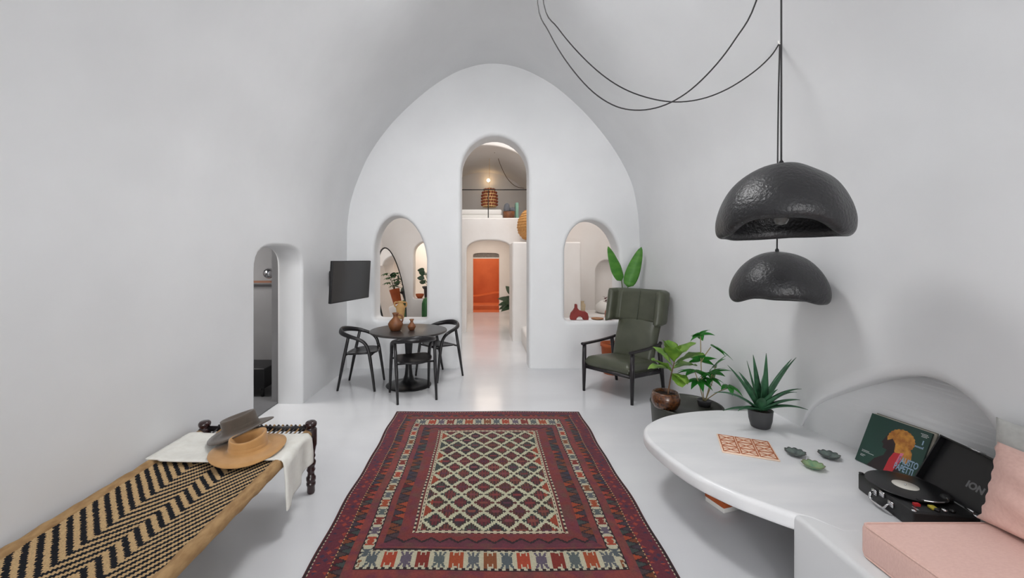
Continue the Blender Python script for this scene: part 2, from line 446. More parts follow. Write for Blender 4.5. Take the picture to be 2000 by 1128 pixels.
# ---- second room
Y2, Y3 = YB + WT, 9.2
PW = M['plaster_warm']
slab('wall_second_left', (-2.5, Y2 - .1, 0), (-2.3, Y3 + .2, 5.7), PW)
slab('wall_second_right', (3.3, Y2 - .1, 0), (3.5, Y3 + .2, 5.7), PW)
slab('wall_second_front_right', (XR + .34, Y2 - .25, 0), (3.4, Y2, 5.7), PW)
slab('wall_second_front_top', (-2.4, Y2 - .2, 5.3), (3.4, Y2, 5.7), PW)
wall_panel('ceiling_second', [(-2.5, Y2 - .2), (3.5, Y2 - .2), (3.5, Y3 + .2), (-2.5, Y3 + .2)],
           [round_poly([(-.6, 7.0), (2.4, 7.0), (2.4, 8.2), (-.6, 8.2)], .2)], .2, lambda u, v, d: Vector((u, v, 5.3 + d)), PW)
S3 = FPX / Y3
def x3(x): return (x - VX) / S3
def z3(y): return CAMH - (y - VY) / S3
ZM = 2.57
mezz = [(1.6 * math.cos(a) , 2.6 + 1.6 * math.sin(a)) for a in [PI * k / 30 for k in range(31)]]
mezz = [(-1.6, ZM), (1.6, ZM)] + mezz[0:]
low = arch_outline(-.40, .62, -.12, 2.07, 1.80, power=2.6)
sideopen = round_poly(arch_outline(-1.60, -.72, .75, 2.06, 1.72, power=2.4), .05)
nichR = arch_outline(2.50, 2.98, .52, 1.62, 1.35)
wall_panel('wall_second_back', [(-2.5, -.2), (3.5, -.2), (3.5, 5.7), (-2.5, 5.7)], [mezz, low, sideopen, nichR], .35,
           lambda u, v, d: Vector((u, Y3 + d, v)), PW, bev=.03)
slab('wall_second_niche_back', (2.3, Y3 + .12, .3), (3.2, Y3 + .34, 1.9), PW)
# block that carries the wicker lamp, and the low plinth in front of it
struct(MB().rbox((.56, 8.2, -.05), (1.94, Y3 + .05, 1.99), .04).build('wall_second_block', PW))
struct(MB().rbox((.74, 7.0, -.08), (1.94, 8.25, .30), .07, 4).build('trim_1', PW), 'low white plinth')
struct(MB().rbox((1.90, 8.35, -.05), (3.32, Y3 + .05, .50), .05, 4).build('trim_2', PW), 'white built-in bench')
struct(MB().rbox((-1.12, 8.50, -.05), (-.62, Y3 + .05, .80), .04, 3).build('trim_6', PW), 'white plinth between the openings of the next room')
# mezzanine
b = MB(); rg = []
for i in range(9):
    y = Y3 + .3 + (12.15 - Y3 - .3) * i / 8
    rg.append([Vector((1.6 * math.cos(PI * k / 32), y, 2.6 + 1.6 * math.sin(PI * k / 32))) for k in range(33)])
b.rings(rg, closed=False); struct(b.build('ceiling_mezzanine', PW))
slab('wall_mezzanine_back', (-1.8, 12.1, 2.3), (1.8, 12.25, 4.4), PW)
slab('floor_mezzanine', (-1.8, Y3 + .30, 2.45), (1.8, 12.2, ZM), PW)
# hall below
slab('ceiling_hall', (-1.0, Y3 + .3, 2.38), (1.5, 12.8, 2.45), PW)
slab('wall_hall_left', (-.72, Y3 + .3, 0), (-.58, 12.8, 2.4), PW)
slab('wall_hall_right', (1.25, Y3 + .3, 0), (1.4, 12.8, 2.4), PW)
D5 = 12.6; S5 = FPX / D5
dr = arch_outline((924 - VX) / S5, (975 - VX) / S5, -.12, 1.83, 1.76, power=3)
wall_panel('wall_hall_back', [(-.9, -.2), (1.4, -.2), (1.4, 2.5), (-.9, 2.5)], [dr], .2, lambda u, v, d: Vector((u, D5 + d, v)), PW, bev=.02)
# orange room
OW = M['orange_wall']
slab('wall_orange_back', (-1.2, 14.9, 0), (1.3, 15.1, 2.4), OW)
slab('wall_orange_left', (-1.2, D5 + .15, 0), (-1.0, 15.0, 2.4), OW)
slab('wall_orange_right', (1.1, D5 + .15, 0), (1.3, 15.0, 2.4), OW)
slab('ceiling_orange', (-1.2, D5 + .15, 2.35), (1.3, 15.1, 2.5), OW)
slab('wall_orange_front_a', (-1.2, D5 + .15, 0), (-.45, D5 + .22, 2.4), OW)
slab('wall_orange_front_b', (.52, D5 + .15, 0), (1.3, D5 + .22, 2.4), OW)
b = MB(); b.prism(round_poly([(-1.05, 0), (1.15, 0), (1.15, .52), (.35, .46), (-.2, .36), (-1.05, .30)], .1), 14.1, 14.95, lambda a, z, d: Vector((a, d, z)))
struct(b.build('trim_3', OW), 'orange plaster bench in the far room')
struct(MB().rbox((-1.05, 13.3, -.05), (1.15, 14.2, .14), .03).build('trim_4', OW), 'orange step in the far room')
# door head: white bar with dark fanlight above the orange doorway
struct(MB().box((-.36, D5 + .06, 1.655), (.47, D5 + .14, 1.69)).build('trim_5', M['white_satin']), 'white bar over the far doorway')
struct(MB().box((-.36, D5 + .09, 1.69), (.47, D5 + .11, 1.88)).build('window_1', M['glass_dark']), 'dark patterned fanlight')
# side room behind the left opening
slab('wall_side_back', (-2.8, 11.3, 0), (-.72, 11.45, 2.45), PW)
slab('wall_side_left', (-2.8, Y3 + .3, 0), (-2.65, 11.4, 2.45), PW)
slab('ceiling_side', (-2.8, Y3 + .3, 2.38), (-.72, 11.4, 2.45), PW)
slab('floor_side', (-2.8, Y3 + .3, .3), (-.72, 11.4, .42), PW)
# bathroom
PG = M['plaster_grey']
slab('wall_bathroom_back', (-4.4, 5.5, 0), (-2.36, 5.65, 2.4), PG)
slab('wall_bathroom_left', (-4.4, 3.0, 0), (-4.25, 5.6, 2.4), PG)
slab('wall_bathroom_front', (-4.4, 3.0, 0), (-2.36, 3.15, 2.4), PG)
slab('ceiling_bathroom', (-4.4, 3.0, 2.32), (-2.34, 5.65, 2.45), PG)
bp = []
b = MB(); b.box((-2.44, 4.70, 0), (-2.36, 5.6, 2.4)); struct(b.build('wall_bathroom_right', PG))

# ---- bench and round table (built-in, plastered)
TZ = .41
tab = [Vector(p + (0,)) for p in [(2.45, 3.34), (2.20, 3.36), (1.85, 3.37), (1.50, 3.28), (1.25, 3.11), (1.135, 2.92), (1.128, 2.70), (1.188, 2.41), (1.30, 2.20), (1.425, 2.062), (1.512, 1.982)]]
edge = smooth_path(tab, 6)
poly = [(p.x, p.y) for p in edge] + [(1.56, 1.95), (1.64, 1.85), (2.58, 1.85)]
b = MB()
def slabring(r, z):
    return [Vector((x, y, z)) for x, y in offset(poly, -r)]
K = 5; r0 = .026; rg = []
for k in range(K + 1):
    a = PI / 2 * k / K; rg.append(slabring(r0 * (1 - math.sin(a)), TZ - .085 + r0 * (1 - math.cos(a))))
for k in range(K + 1):
    a = PI / 2 * (1 - k / K); rg.append(slabring(r0 * (1 - math.sin(a)), TZ - r0 * (1 - math.cos(a))))
b.rings(rg, cap0=False, cap1=False)
for z, fl in ((TZ - .085, True), (TZ, False)):
    pp = [Vector((x, y, 0)) for x, y in offset(poly, -r0)]
    tr = tessellate_polygon([pp]); b.add([(p.x, p.y, z) for p in pp], tr, False)
o = b.build('built_in_table', M['marble'])
tag(o, 'white rounded built-in table slab holding the small agave pot', 'table')
# bench
b = MB(); b.rbox((1.503, -2.2, -.06), (2.338, 2.005, TZ - .0012), .026, 4)
o = b.build('built_in_bench', M['plaster']); tag(o, 'white plastered built-in bench under the pink seat cushion', 'bench')
# ------------------------------------------------------------------ main objects
# ---- rug (knots as faces of a fine grid)
RX0, RX1, RY0, RY1 = -.94, 1.01, 1.96, 4.40
kn = .0065
nu = int(round((RX1 - RX0) / kn)); nv = int(round((RY1 - RY0) / kn))
U, V = np.meshgrid((np.arange(nu) + .5) * kn, (np.arange(nv) + .5) * kn)
Wd, Ln = nu * kn, nv * kn
rs = np.random.RandomState(4)
def lin(*c): return np.array(rgb(*c)[:3])
col = np.zeros((nv, nu, 3))
eu = np.minimum(U, Wd - U); ev = np.minimum(V, Ln - V)
side = None
# map the end distance so end bands line up with side bands:  ends: white .20-.35, inner .35-.48, dotted .48-.51
evm = np.interp(ev, [0, .05, .09, .13, .20, .345, .40, .46, .485, .515, 5], [0, .05, .12, .186, .247, .31, .355, .43, .505, .55, 5.035])
E = np.minimum(eu, evm)
isside = eu <= evm
T = np.where(isside, V, U)          # coordinate along the band
e2 = E
red = lin(116, 50, 48); red2 = lin(126, 58, 54); purple = lin(98, 40, 52); cream = lin(186, 176, 150); dark = lin(42, 30, 34)
orange = lin(150, 64, 36); navy = lin(52, 50, 66); maroon = lin(88, 26, 32); brown = lin(112, 58, 34); teal = lin(66, 74, 72)
def put(mask, c): col[mask] = c
abrash = np.interp(np.arange(nv), np.linspace(0, nv, 26), rs.uniform(-1, 1, 26))[:, None] * np.ones((1, nu))
base = red[None, None] * (1 + .12 * abrash[..., None])
col[:] = base
# outer purple band with scattered blocks
cell = (np.floor(T / .045).astype(int) * 31 + np.floor(E / .05).astype(int) * 17)
m = E < .118
put(m, purple)
rnd = np.array([rs.rand() for _ in range(5000)])
g = ((T / .06 + np.where(np.floor(E / .03) % 2 == 0, 0, .5)) % 1.0)
h = (np.abs(g - .5) + np.abs((E % .03) / .03 - .5) * .6)
rc = rnd[(np.floor(T / .06).astype(int) * 7 + np.floor(E / .03).astype(int) * 13) % 5000]
put(m & (h < .30) & (rc < .28), lin(62, 44, 66)); put(m & (h < .30) & (rc > .72), lin(148, 58, 46))
put(E < .012, dark); put((E > .012) & (E < .022) & (((T / .013).astype(int) % 2) == 0), cream)
put((E > .118) & (E < .126), np.array(lin(190, 150, 104))); put((E > .118) & (E < .126) & (((T / .013).astype(int) % 2) == 0), dark)
# zigzag bands
def zig(lo, hi, per, seed):
    m = (E >= lo) & (E < hi); q = (E - lo) / (hi - lo)
    ph = (T / per); tri = np.abs((ph % 1.0) - .5) * 2
    r = rnd[(np.floor(ph + .5).astype(int) * 11 + seed) % 5000]; r2 = rnd[(np.floor(ph).astype(int) * 19 + seed * 3) % 5000]
    inner = q > tri
    pal = [orange, brown, lin(150, 60, 46), lin(70, 54, 58), teal * .8]
    pal2 = [navy, lin(74, 58, 56), maroon, lin(62, 50, 60), brown]
    for k in range(5):
        put(m & inner & (np.floor(r2 * 4.99) == k), pal[k]); put(m & ~inner & (np.floor(r * 4.99) == k), pal2[k])
    put(m & (np.abs(q - tri) < .16), dark)
zig(.126, .186, .052, 5)
m = (E >= .186) & (E < .240); put(m, red2)
put((E >= .240) & (E < .247), dark)
# cream border with butterfly motifs
m = (E >= .247) & (E < .312); put(m, lin(180, 174, 150))
per = .0925
ph = T / per; idx = np.floor(ph).astype(int); lt = (ph % 1 - .5) * per; le = E - .2795
al, ae = np.abs(lt), np.abs(le)
mot = (al < .036) & (ae < .026)
comb = ((al < .008) | ((ae < .010) & (al < .030)) | ((al > .016) & (al < .030) & (ae > .004)) & (((ae / .0065).astype(int) % 2) == 0) | (np.abs(al - ae * 1.3) < .007))
for k, c in enumerate([lin(150, 68, 38), lin(88, 92, 96), lin(124, 72, 42), lin(80, 88, 92), lin(156, 62, 40), lin(92, 82, 96), lin(118, 42, 34), lin(84, 92, 92)]):
    if k % 2 == 0: put(m & mot & (idx % 8 == k) & ~((al > .012) & (al < .018) & (ae > .012)) & ~((ae > .021) & (al < .010)), c)
    else: put(m & mot & (idx % 8 == k) & comb, c)
put(m & (np.abs(E - .2475) < .006) & (((T / .0195).astype(int) % 2) == 0), dark); put(m & (E > .306) & (((T / .0195).astype(int) % 2) == 0), dark)
put((E >= .312) & (E < .318), dark)
m = (E >= .318) & (E < .360); put(m, red2 * .95)
# inner zig zag: triangles at the sides, a wavy line at the ends
m = isside & (E >= .355) & (E < .430); zz = col.copy(); zig(.355, .430, .062, 9)
me_ = (~isside) & (E >= .355) & (E < .430); col[me_] = zz[me_]
wv = .388 + .022 * (np.abs(((U / .105) % 1) - .5) * 4 - 1)
put((~isside) & (np.abs(E - wv) < .010), dark); put((~isside) & (E >= .330) & (E < wv - .010), lin(92, 46, 58))
m = (E >= .430) & (E < .505); put(m, red)
# dotted cream double border
m = (E >= .505) & (E < .550); put(m, cream)
dots = (((T / .0195).astype(int) % 2) == 0)
put(m & (E > .510) & (E < .518) & dots, dark); put(m & (E > .522) & (E < .533) & isside, red * .8); put(m & (E > .537) & (E < .545) & dots, dark)
# field of stepped diamonds
F = E >= .550
put(F, lin(184, 182, 154))
fu = U - .55; fv = V - .515
PU, PVv = (Wd - 1.10) / 5.5, (Ln - 1.03) / 7.5
a0 = fu / PU; b0 = fv / PVv
best = np.full(U.shape, 9.0); ida = np.zeros(U.shape, int); idb = np.zeros(U.shape, int); DA = np.zeros(U.shape); DB = np.zeros(U.shape)
for st in (0, .5):
    ca = np.round(a0 - st) + st; cb = np.round(b0 - st) + st
    d = (np.abs(a0 - ca) + np.abs(b0 - cb)) * 2
    mk = d < best
    best[mk] = d[mk]; ida[mk] = (ca[mk] * 2).astype(int); idb[mk] = (cb[mk] * 2).astype(int); DA[mk] = np.abs(a0 - ca)[mk] * 2; DB[mk] = np.abs(b0 - cb)[mk] * 2
dq = DA + DB
rr = rnd[(ida * 37 + idb * 101 + 900) % 5000]; r3 = rnd[(ida * 53 + idb * 71 + 2100) % 5000]
cols1 = [lin(98, 44, 46), lin(112, 54, 50), lin(86, 48, 42), lin(56, 46, 52), lin(62, 66, 62), lin(104, 58, 46), lin(50, 36, 42), lin(98, 38, 46)]
cols2 = [lin(118, 58, 66), lin(104, 50, 50), lin(124, 66, 58), lin(88, 46, 62), lin(126, 52, 54)]
outl = [lin(54, 36, 36), lin(48, 54, 52), lin(84, 40, 36), lin(60, 50, 42)]
body = F & (((DA < .56) & (DB < .30)) | ((DA < .40) & (DB < .44)) | ((DA < .26) & (DB < .58)) | ((DA < .11) & (DB < .74)))
tips = F & (((DA >= .56) & (DA < .66) & (DB < .08)) | ((DA >= .66) & (DA < .78) & (DB < .16)) | ((DA >= .78) & (DA < .88) & (DB < .08)))
for k in range(4): put((body | tips) & (np.floor(r3 * 3.99) == k), outl[k])
inn = F & (((DA < .49) & (DB < .24)) | ((DA < .33) & (DB < .38)) | ((DA < .19) & (DB < .52)))
for k in range(8): put(inn & (np.floor(rr * 7.99) == k), cols1[k])
for k in range(5): put(F & (DA < .36) & (DB < .13) & (np.floor(r3 * 4.99) == k), cols2[k])
put(inn & (np.abs(DA - .29) < .05) & (DB > .10), lin(62, 40, 40)); put(inn & (DA < .05) & (DB > .16), lin(64, 36, 40))
edgehalf = F & ((fu < PU * .30) | (fu > (Wd - 1.10) - PU * .30)) & (dq < .72)
put(edgehalf & (rr < .5), lin(142, 60, 38)); put(edgehalf & (rr > .8), lin(58, 66, 62))
def soft(cv, cu):
    g = rs.rand(cv, cu); yy = np.linspace(0, cv - 1.001, nv); xx_ = np.linspace(0, cu - 1.001, nu)
    y0 = yy.astype(int); x0 = xx_.astype(int); fy = (yy - y0)[:, None]; fx = (xx_ - x0)[None]
    return (g[y0][:, x0] * (1 - fx) + g[y0][:, x0 + 1] * fx) * (1 - fy) + (g[y0 + 1][:, x0] * (1 - fx) + g[y0 + 1][:, x0 + 1] * fx) * fy
plain = ((E >= .186) & (E < .240)) | ((E >= .318) & (E < .355)) | ((E >= .430) & (E < .505))
n1 = soft(40, 44); n2 = soft(70, 60)
for nn, cc in ((n1, lin(98, 64, 58)), (n2, lin(106, 48, 62))):
    wgt_ = np.clip((nn - .45) * 2.2, 0, .85)[..., None] * plain[..., None]
    col = col * (1 - wgt_) + cc * wgt_
col *= (1 + rs.uniform(-.10, .10, (nv, nu)))[..., None]
col *= (1 + .06 * abrash[..., None]); col *= .88
vx = RX0 + np.arange(nu + 1) * kn; vy = RY0 + np.arange(nv + 1) * kn
GX, GY = np.meshgrid(vx, vy)
# slightly uneven hand-woven edges and a low ripple
wob = .005 * np.sin(GY * 5.1) + .004 * np.sin(GY * 11.3 + 1)
wgt = ((GX - RX0) / (RX1 - RX0) - .5) * 2
GX2 = GX + wob * wgt
GY2 = GY + .007 * np.sin(GX * 4.3 + .4) * ((GY - RY0) / (RY1 - RY0) - .5) * 2
GZ = .011 + .0022 * np.sin(GX * 3.1 + GY * 2.2) * np.sin(GY * 3.7 - GX) + rs.uniform(-.0007, .0007, GX.shape)
verts = np.stack([GX2, GY2, GZ], -1).reshape(-1, 3)
ii, jj = np.meshgrid(np.arange(nv), np.arange(nu), indexing='ij')
q0 = (ii * (nu + 1) + jj).reshape(-1)
faces = np.stack([q0, q0 + 1, q0 + nu + 2, q0 + nu + 1], -1)
def grid_mesh(name, verts, faces, colors, m):
    me = bpy.data.meshes.new(name)
    me.vertices.add(len(verts)); me.vertices.foreach_set('co', np.asarray(verts, dtype=np.float32).ravel())
    nf = len(faces); me.loops.add(nf * 4); me.polygons.add(nf)
    me.loops.foreach_set('vertex_index', np.asarray(faces, dtype=np.int32).ravel())
    me.polygons.foreach_set('loop_start', np.arange(0, nf * 4, 4, dtype=np.int32))
    me.polygons.foreach_set('use_smooth', np.ones(nf, dtype=bool))
    me.update(); me.validate()
    at = me.attributes.new('col', 'FLOAT_COLOR', 'FACE')
    c4 = np.concatenate([np.clip(colors.reshape(-1, 3), 0, 1), np.ones((nf, 1))], 1).astype(np.float32)
    at.data.foreach_set('color', c4.ravel())
    me.materials.append(m)
    o = bpy.data.objects.new(name, me); C.objects.link(o); return o
rug = thing('kilim_rug', 'red and cream patterned kilim rug on the white floor', 'rug')
o = grid_mesh('pile', verts, faces, col, M['rug']); o.parent = rug
bd = [(GX2[0, k], GY2[0, k]) for k in range(0, nu, 6)] + [(GX2[k, nu], GY2[k, nu]) for k in range(0, nv, 6)] + \
     [(GX2[nv, k], GY2[nv, k]) for k in range(nu, 0, -6)] + [(GX2[k, 0], GY2[k, 0]) for k in range(nv, 0, -6)]
b = MB(); b.sweep([(x, y, .0065) for x, y in bd], .007, .0064, seg=6, loop=True, transport=False); b.build('binding', M['rug_edge'], rug)

# ---- dining set
DT = (-.99, 5.36, 0)
t = thing('pedestal_table', 'round black pedestal table between the three black chairs', 'table', DT)
b = MB(); b.lathe([(0, .695), (.48, .695), (.497, .702), (.50, .712), (.497, .721), (.485, .724), (0, .724)], 64); b.build('table_top', M['table_black'], t)
b = MB(); b.lathe([(0, .0), (.29, .0), (.295, .006), (.285, .013), (.20, .022), (.12, .036), (.075, .07), (.052, .14), (.042, .24), (.042, .40), (.052, .55), (.085, .65), (.12, .697)], 40)
b.build('pedestal', M['black_metal'], t)

def make_chair(label, loc, ang):
    c = thing('dining_chair', label, 'chair', loc, ang, 'black wooden chairs around the round table')
    # seat: shallow dished shield
    b = MB(); rg = []
    NS = 28
    def seat_pt(a, s):
        ca, sa = math.cos(a), math.sin(a); e = 2 / 2.8
        x = .20 * math.copysign(abs(ca) ** e, ca); y = (.225 - .02 * (ca < 0) * abs(ca)) * math.copysign(abs(sa) ** e, sa)
        z = .452 + .012 * (x / .2) * s + .020 * (y / .22) ** 2 * s - .012 * (1 - s)
        return Vector((x * s + .02, y * s, z))
    for s in (.02, .35, .7, .93, 1.0): rg.append([seat_pt(2 * PI * k / NS, s) for k in range(NS)])
    for s in (.99, .9, .02): rg.append([seat_pt(2 * PI * k / NS, s) - Vector((0, 0, .022 if s < .99 else .018)) for k in range(NS)])
    b.rings(rg, cap0=True, cap1=True); b.build('seat', M['black_wood'], c)
    # arm and back hoop
    half = [(.155, .235, .50), (.135, .238, .56), (.09, .243, .615), (.02, .248, .652), (-.08, .240, .683), (-.17, .195, .705), (-.235, .11, .722), (-.26, 0, .728)]
    path = half + [(x, -y, z) for x, y, z in reversed(half[:-1])]
    sp = smooth_path(path, 6); n = len(sp)
    rw = interp([0, .12, .25, .5, .75, .88, 1], [.020, .021, .024, .019, .024, .021, .020], n)
    rh = interp([0, .12, .25, .40, .5, .60, .75, .88, 1], [.020, .021, .023, .033, .042, .033, .023, .021, .020], n)
    b = MB(); b.sweep(sp, rw, rh, seg=12, up=(1, 0, .1)); 
    # transported frame starts at a near-vertical tangent, so width/height follow the hoop
    b.build('back_hoop', M['black_wood'], c)
    for sg in (1, -1):
        b = MB(); b.sweep(smooth_path([(.235, .245 * sg, 0), (.205, .24 * sg, .22), (.17, .236 * sg, .44), (.152, .235 * sg, .51)], 4), interp([0, .6, 1], [.014, .021, .0205], 13), seg=10, up=(1, 0, 0)); b.build('leg', M['black_wood'], c)
        b = MB(); b.sweep([(-.235, .225 * sg, 0), (-.165, .228 * sg, .35), (-.095, .236 * sg, .675)], [.014, .021, .019], seg=10, up=(1, 0, 0)); b.build('leg', M['black_wood'], c)
    b = MB(); b.tube((.17, -.23, .435), (.17, .23, .435), .011); b.build('stretcher', M['black_wood'], c)
    b = MB(); b.tube((-.145, -.222, .435), (-.145, .222, .435), .011); b.build('stretcher', M['black_wood'], c)
    return c
make_chair('black wooden chair at the left of the round table, under the screen', (-1.60, 5.34, 0), 0.0)
make_chair('black wooden chair nearest the rug, its curved back to the viewer', (-.855, 4.93, 0), math.atan2(.92, -.36))
make_chair('black wooden chair behind the round table, beside the tall opening', (-.63, 5.78, 0), math.atan2(-.70, -.71))

def jug(name, label, loc, s, m, prof, handle=None, cat='vase'):
    t = thing(name, label, cat, loc)
    b = MB(); b.lathe([(r * s, z * s) for r, z in prof], 28); b.build('body', m, t)
    if handle:
        for pts in handle:
            b = MB(); b.sweep(smooth_path([(x * s, y * s, z * s) for x, y, z in pts], 5), .010 * s / .2 * .9, seg=8, up=(0, 1, 0)); b.build('handle', m, t)
    return t
JP = [(0, 0), (.22, 0), (.28, .03), (.36, .2), (.42, .38), (.34, .52), (.19, .68), (.13, .76), (.13, .86), (.19, .97), (.17, 1.0), (.10, .96), (.10, .8), (0, .7)]
DTz = .725
jug('clay_jug', 'larger brown ceramic jug on the round black table', (-1.145, 5.28, DTz), .23, M['clay_brown'], JP,
    [[(.11, 0, .88), (.34, 0, .84), (.40, 0, .62), (.34, 0, .45)]])
JP2 = [(0, 0), (.20, 0), (.24, .05), (.36, .32), (.36, .40), (.20, .62), (.13, .72), (.12, .82), (.22, 1.0), (.18, 1.0), (.08, .84), (0, .7)]
jug('clay_vase', 'smaller brown ceramic vase on the round black table', (-.94, 5.30, DTz), .145, M['clay_brown'], JP2)
JP3 = [(0, 0), (.17, 0), (.20, .05), (.23, .35), (.26, .62), (.25, .72), (.15, .84), (.13, .93), (.17, 1.0), (.15, 1.0), (.10, .92), (0, .8)]
SZ = zy(625) + .002
jug('clay_pitcher', 'tall tan clay pitcher with two handles on the left window sill', (-1.295, 6.33, SZ), .27, M['clay_tan'], JP3,
    [[(.12, 0, .92), (.32, 0, .92), (.33, 0, .74), (.23, 0, .64)], [(-.12, 0, .92), (-.32, 0, .92), (-.33, 0, .74), (-.23, 0, .64)]])

# ---- television on a wall arm
tv = thing('television', 'black flat television on a swing arm on the left wall', 'television', (-1.665, 5.15, 1.375), math.atan2(-.25, .97))
R = Matrix.Rotation(math.radians(3.5), 4, 'Y')
b = MB(); b.rbox((-.028, -.425, -.25), (.006, .425, .25), .006, 2).xf(R); b.build('casing', M['plastic_black'], tv)
b = MB(); b.box((.0062, -.417, -.238), (.0078, .417, .242)).xf(R); b.build('screen', M['screen'], tv)
b = MB(); b.rbox((-.060, -.20, -.14), (-.026, .20, .12), .01, 2).xf(R); b.build('rear_housing', M['plastic_black'], tv)
b = MB(); b.rbox((-.085, -.11, -.10), (-.058, .11, .10), .006, 2); b.build('bracket', M['black_metal'], tv)
Ri = Matrix.Rotation(-math.atan2(-.25, .97), 4, 'Z')
wl = Ri @ Vector((XL + 1.665 + .022, .36, 0))
b = MB(); b.sweep([(-.08, 0, 0), tuple(wl * .55 + Vector((0, .05, 0))), tuple(wl)], .022, .03, seg=8); b.build('arm', M['black_metal'], tv)
b = MB(); b.box((-.012, -.07, -.11), (.014, .07, .11)); b.xf(Matrix.Translation(wl) @ Ri); b.build('wall_plate', M['black_metal'], tv)

# ---- armchair
AC = Vector((1.735, 5.105, 0))
fdir = Vector((-.775, -.634))
arm = thing('wing_armchair', 'olive green leather wing armchair with dark wooden frame', 'armchair', AC, math.atan2(fdir.y, fdir.x))
CF = M['chair_frame']
for sg in (1, -1):
    b = MB(); b.sweep([(.36, .33 * sg, 0), (.355, .33 * sg, .34), (.35, .33 * sg, .572)], [.017, .027, .024], seg=12, up=(1, 0, 0)); b.build('leg', CF, arm)
    b = MB(); b.sweep([(-.36, .33 * sg, 0), (-.30, .33 * sg, .32), (-.245, .33 * sg, .60)], [.018, .028, .024], seg=12, up=(1, 0, 0)); b.build('leg', CF, arm)
    b = MB(); b.sweep(smooth_path([(.395, .33 * sg, .590), (.30, .332 * sg, .588), (.0, .335 * sg, .588), (-.24, .33 * sg, .600), (-.31, .315 * sg, .615)], 5), interp([0, .1, .5, 1], [.021, .031, .027, .021], 21), .017, seg=12, transport=False); b.build('armrest', CF, arm)
    b = MB(); b.sweep([(.355, .325 * sg, .315), (-.30, .325 * sg, .265)], .014, .024, seg=8, transport=False, power=4); b.build('side_rail', CF, arm)
b = MB(); b.sweep([(.345, -.325, .305), (.345, .325, .305)], .014, .022, seg=8, transport=False, power=4); b.build('front_rail', CF, arm)
b = MB(); b.sweep([(-.29, -.325, .27), (-.29, .325, .27)], .014, .022, seg=8, transport=False, power=4); b.build('back_rail', CF, arm)
def puff(nx, ny, f):
    """closed cushion from f(u,v,side)"""
    b = MB()
    g = [[f(u / nx, v / ny, 1) for v in range(ny + 1)] for u in range(nx + 1)]
    h = [[f(u / nx, v / ny, -1) for v in range(ny + 1)] for u in range(nx + 1)]
    vs = [p for r in g for p in r] + [p for r in h for p in r]
    n = (nx + 1) * (ny + 1); I = lambda u, v, s: s * n + u * (ny + 1) + v
    fs = []
    for u in range(nx):
        for v in range(ny):
            fs.append((I(u, v, 0), I(u + 1, v, 0), I(u + 1, v + 1, 0), I(u, v + 1, 0)))
            fs.append((I(u, v, 1), I(u, v + 1, 1), I(u + 1, v + 1, 1), I(u + 1, v, 1)))
    for u in range(nx):
        for v in (0, ny): fs.append((I(u, v, 0), I(u, v, 1), I(u + 1, v, 1), I(u + 1, v, 0)))
    for v in range(ny):
        for u in (0, nx): fs.append((I(u, v, 0), I(u, v + 1, 0), I(u, v + 1, 1), I(u, v, 1)))
    return b.add(vs, fs, True)
def edge_fall(t, k=.12):
    d = min(t, 1 - t)
    return 1.0 if d >= k else math.sqrt(max(0, 1 - ((k - d) / k) ** 2))
def seatf(u, v, s):
    x = .37 - .66 * u; y = -.305 + .61 * v
    th = .065 * min(edge_fall(u, .12), edge_fall(v, .12)) + .012
    zc = .375 - .055 * u
    crown = .03 * math.sin(PI * v) * math.sin(PI * min(1, u * 1.1))
    return Vector((x, y, zc + s * th + (crown if s > 0 else 0)))
puff(22, 22, seatf).build('seat_cushion', M['leather'], arm)
def backf(u, v, s):
    z = .36 + .58 * u; wv = .275 + .012 * math.sin(PI * u)
    y = -wv + 2 * wv * v
    th = .05 * min(edge_fall(u, .1), edge_fall(v, .14)) + .01
    xc = -.20 - .245 * u + .03 * math.sin(PI * u)
    return Vector((xc + s * th * .95 + (.02 * math.sin(PI * v) if s > 0 else 0), y, z + s * th * .3))
puff(24, 20, backf).build('backrest', M['leather'], arm)
# head wing: curved shell wrapping forward at both sides
def wingf(u, v, s):
    z = .83 + .425 * u
    a = (v - .5) * 2
    y = .36 * math.sin(a * 1.25) / math.sin(1.25) if False else .345 * math.copysign(min(1, abs(a) * 1.32), a)
    fwd = .235 * max(0, (abs(a) - .60) / .40) ** 1.25
    th = .045 * min(edge_fall(u, .12), edge_fall(v, .06)) + .010
    xc = -.36 - .09 * (z - .83) / .42
    n = Vector((1, 0, 0)) if abs(a) < .68 else Vector((.45, -math.copysign(.9, a), 0)).normalized()
    k = max(0, min(1, (abs(a) - .55) / .25)); n = Vector((1, 0, 0)).lerp(Vector((.25, -math.copysign(1, a), 0)), k).normalized()
    return Vector((xc + fwd, y, z)) + n * (s * th)
puff(18, 48, wingf).build('head_wing', M['leather'], arm)
b = MB(); b.sweep([(-.312 - .0, 0, .86), (-.322, 0, .95), (-.342, 0, 1.05), (-.362, 0, 1.15), (-.385, 0, 1.235)], .004, seg=6, up=(0, 1, 0)); b.build('seam', M['seam'], arm)

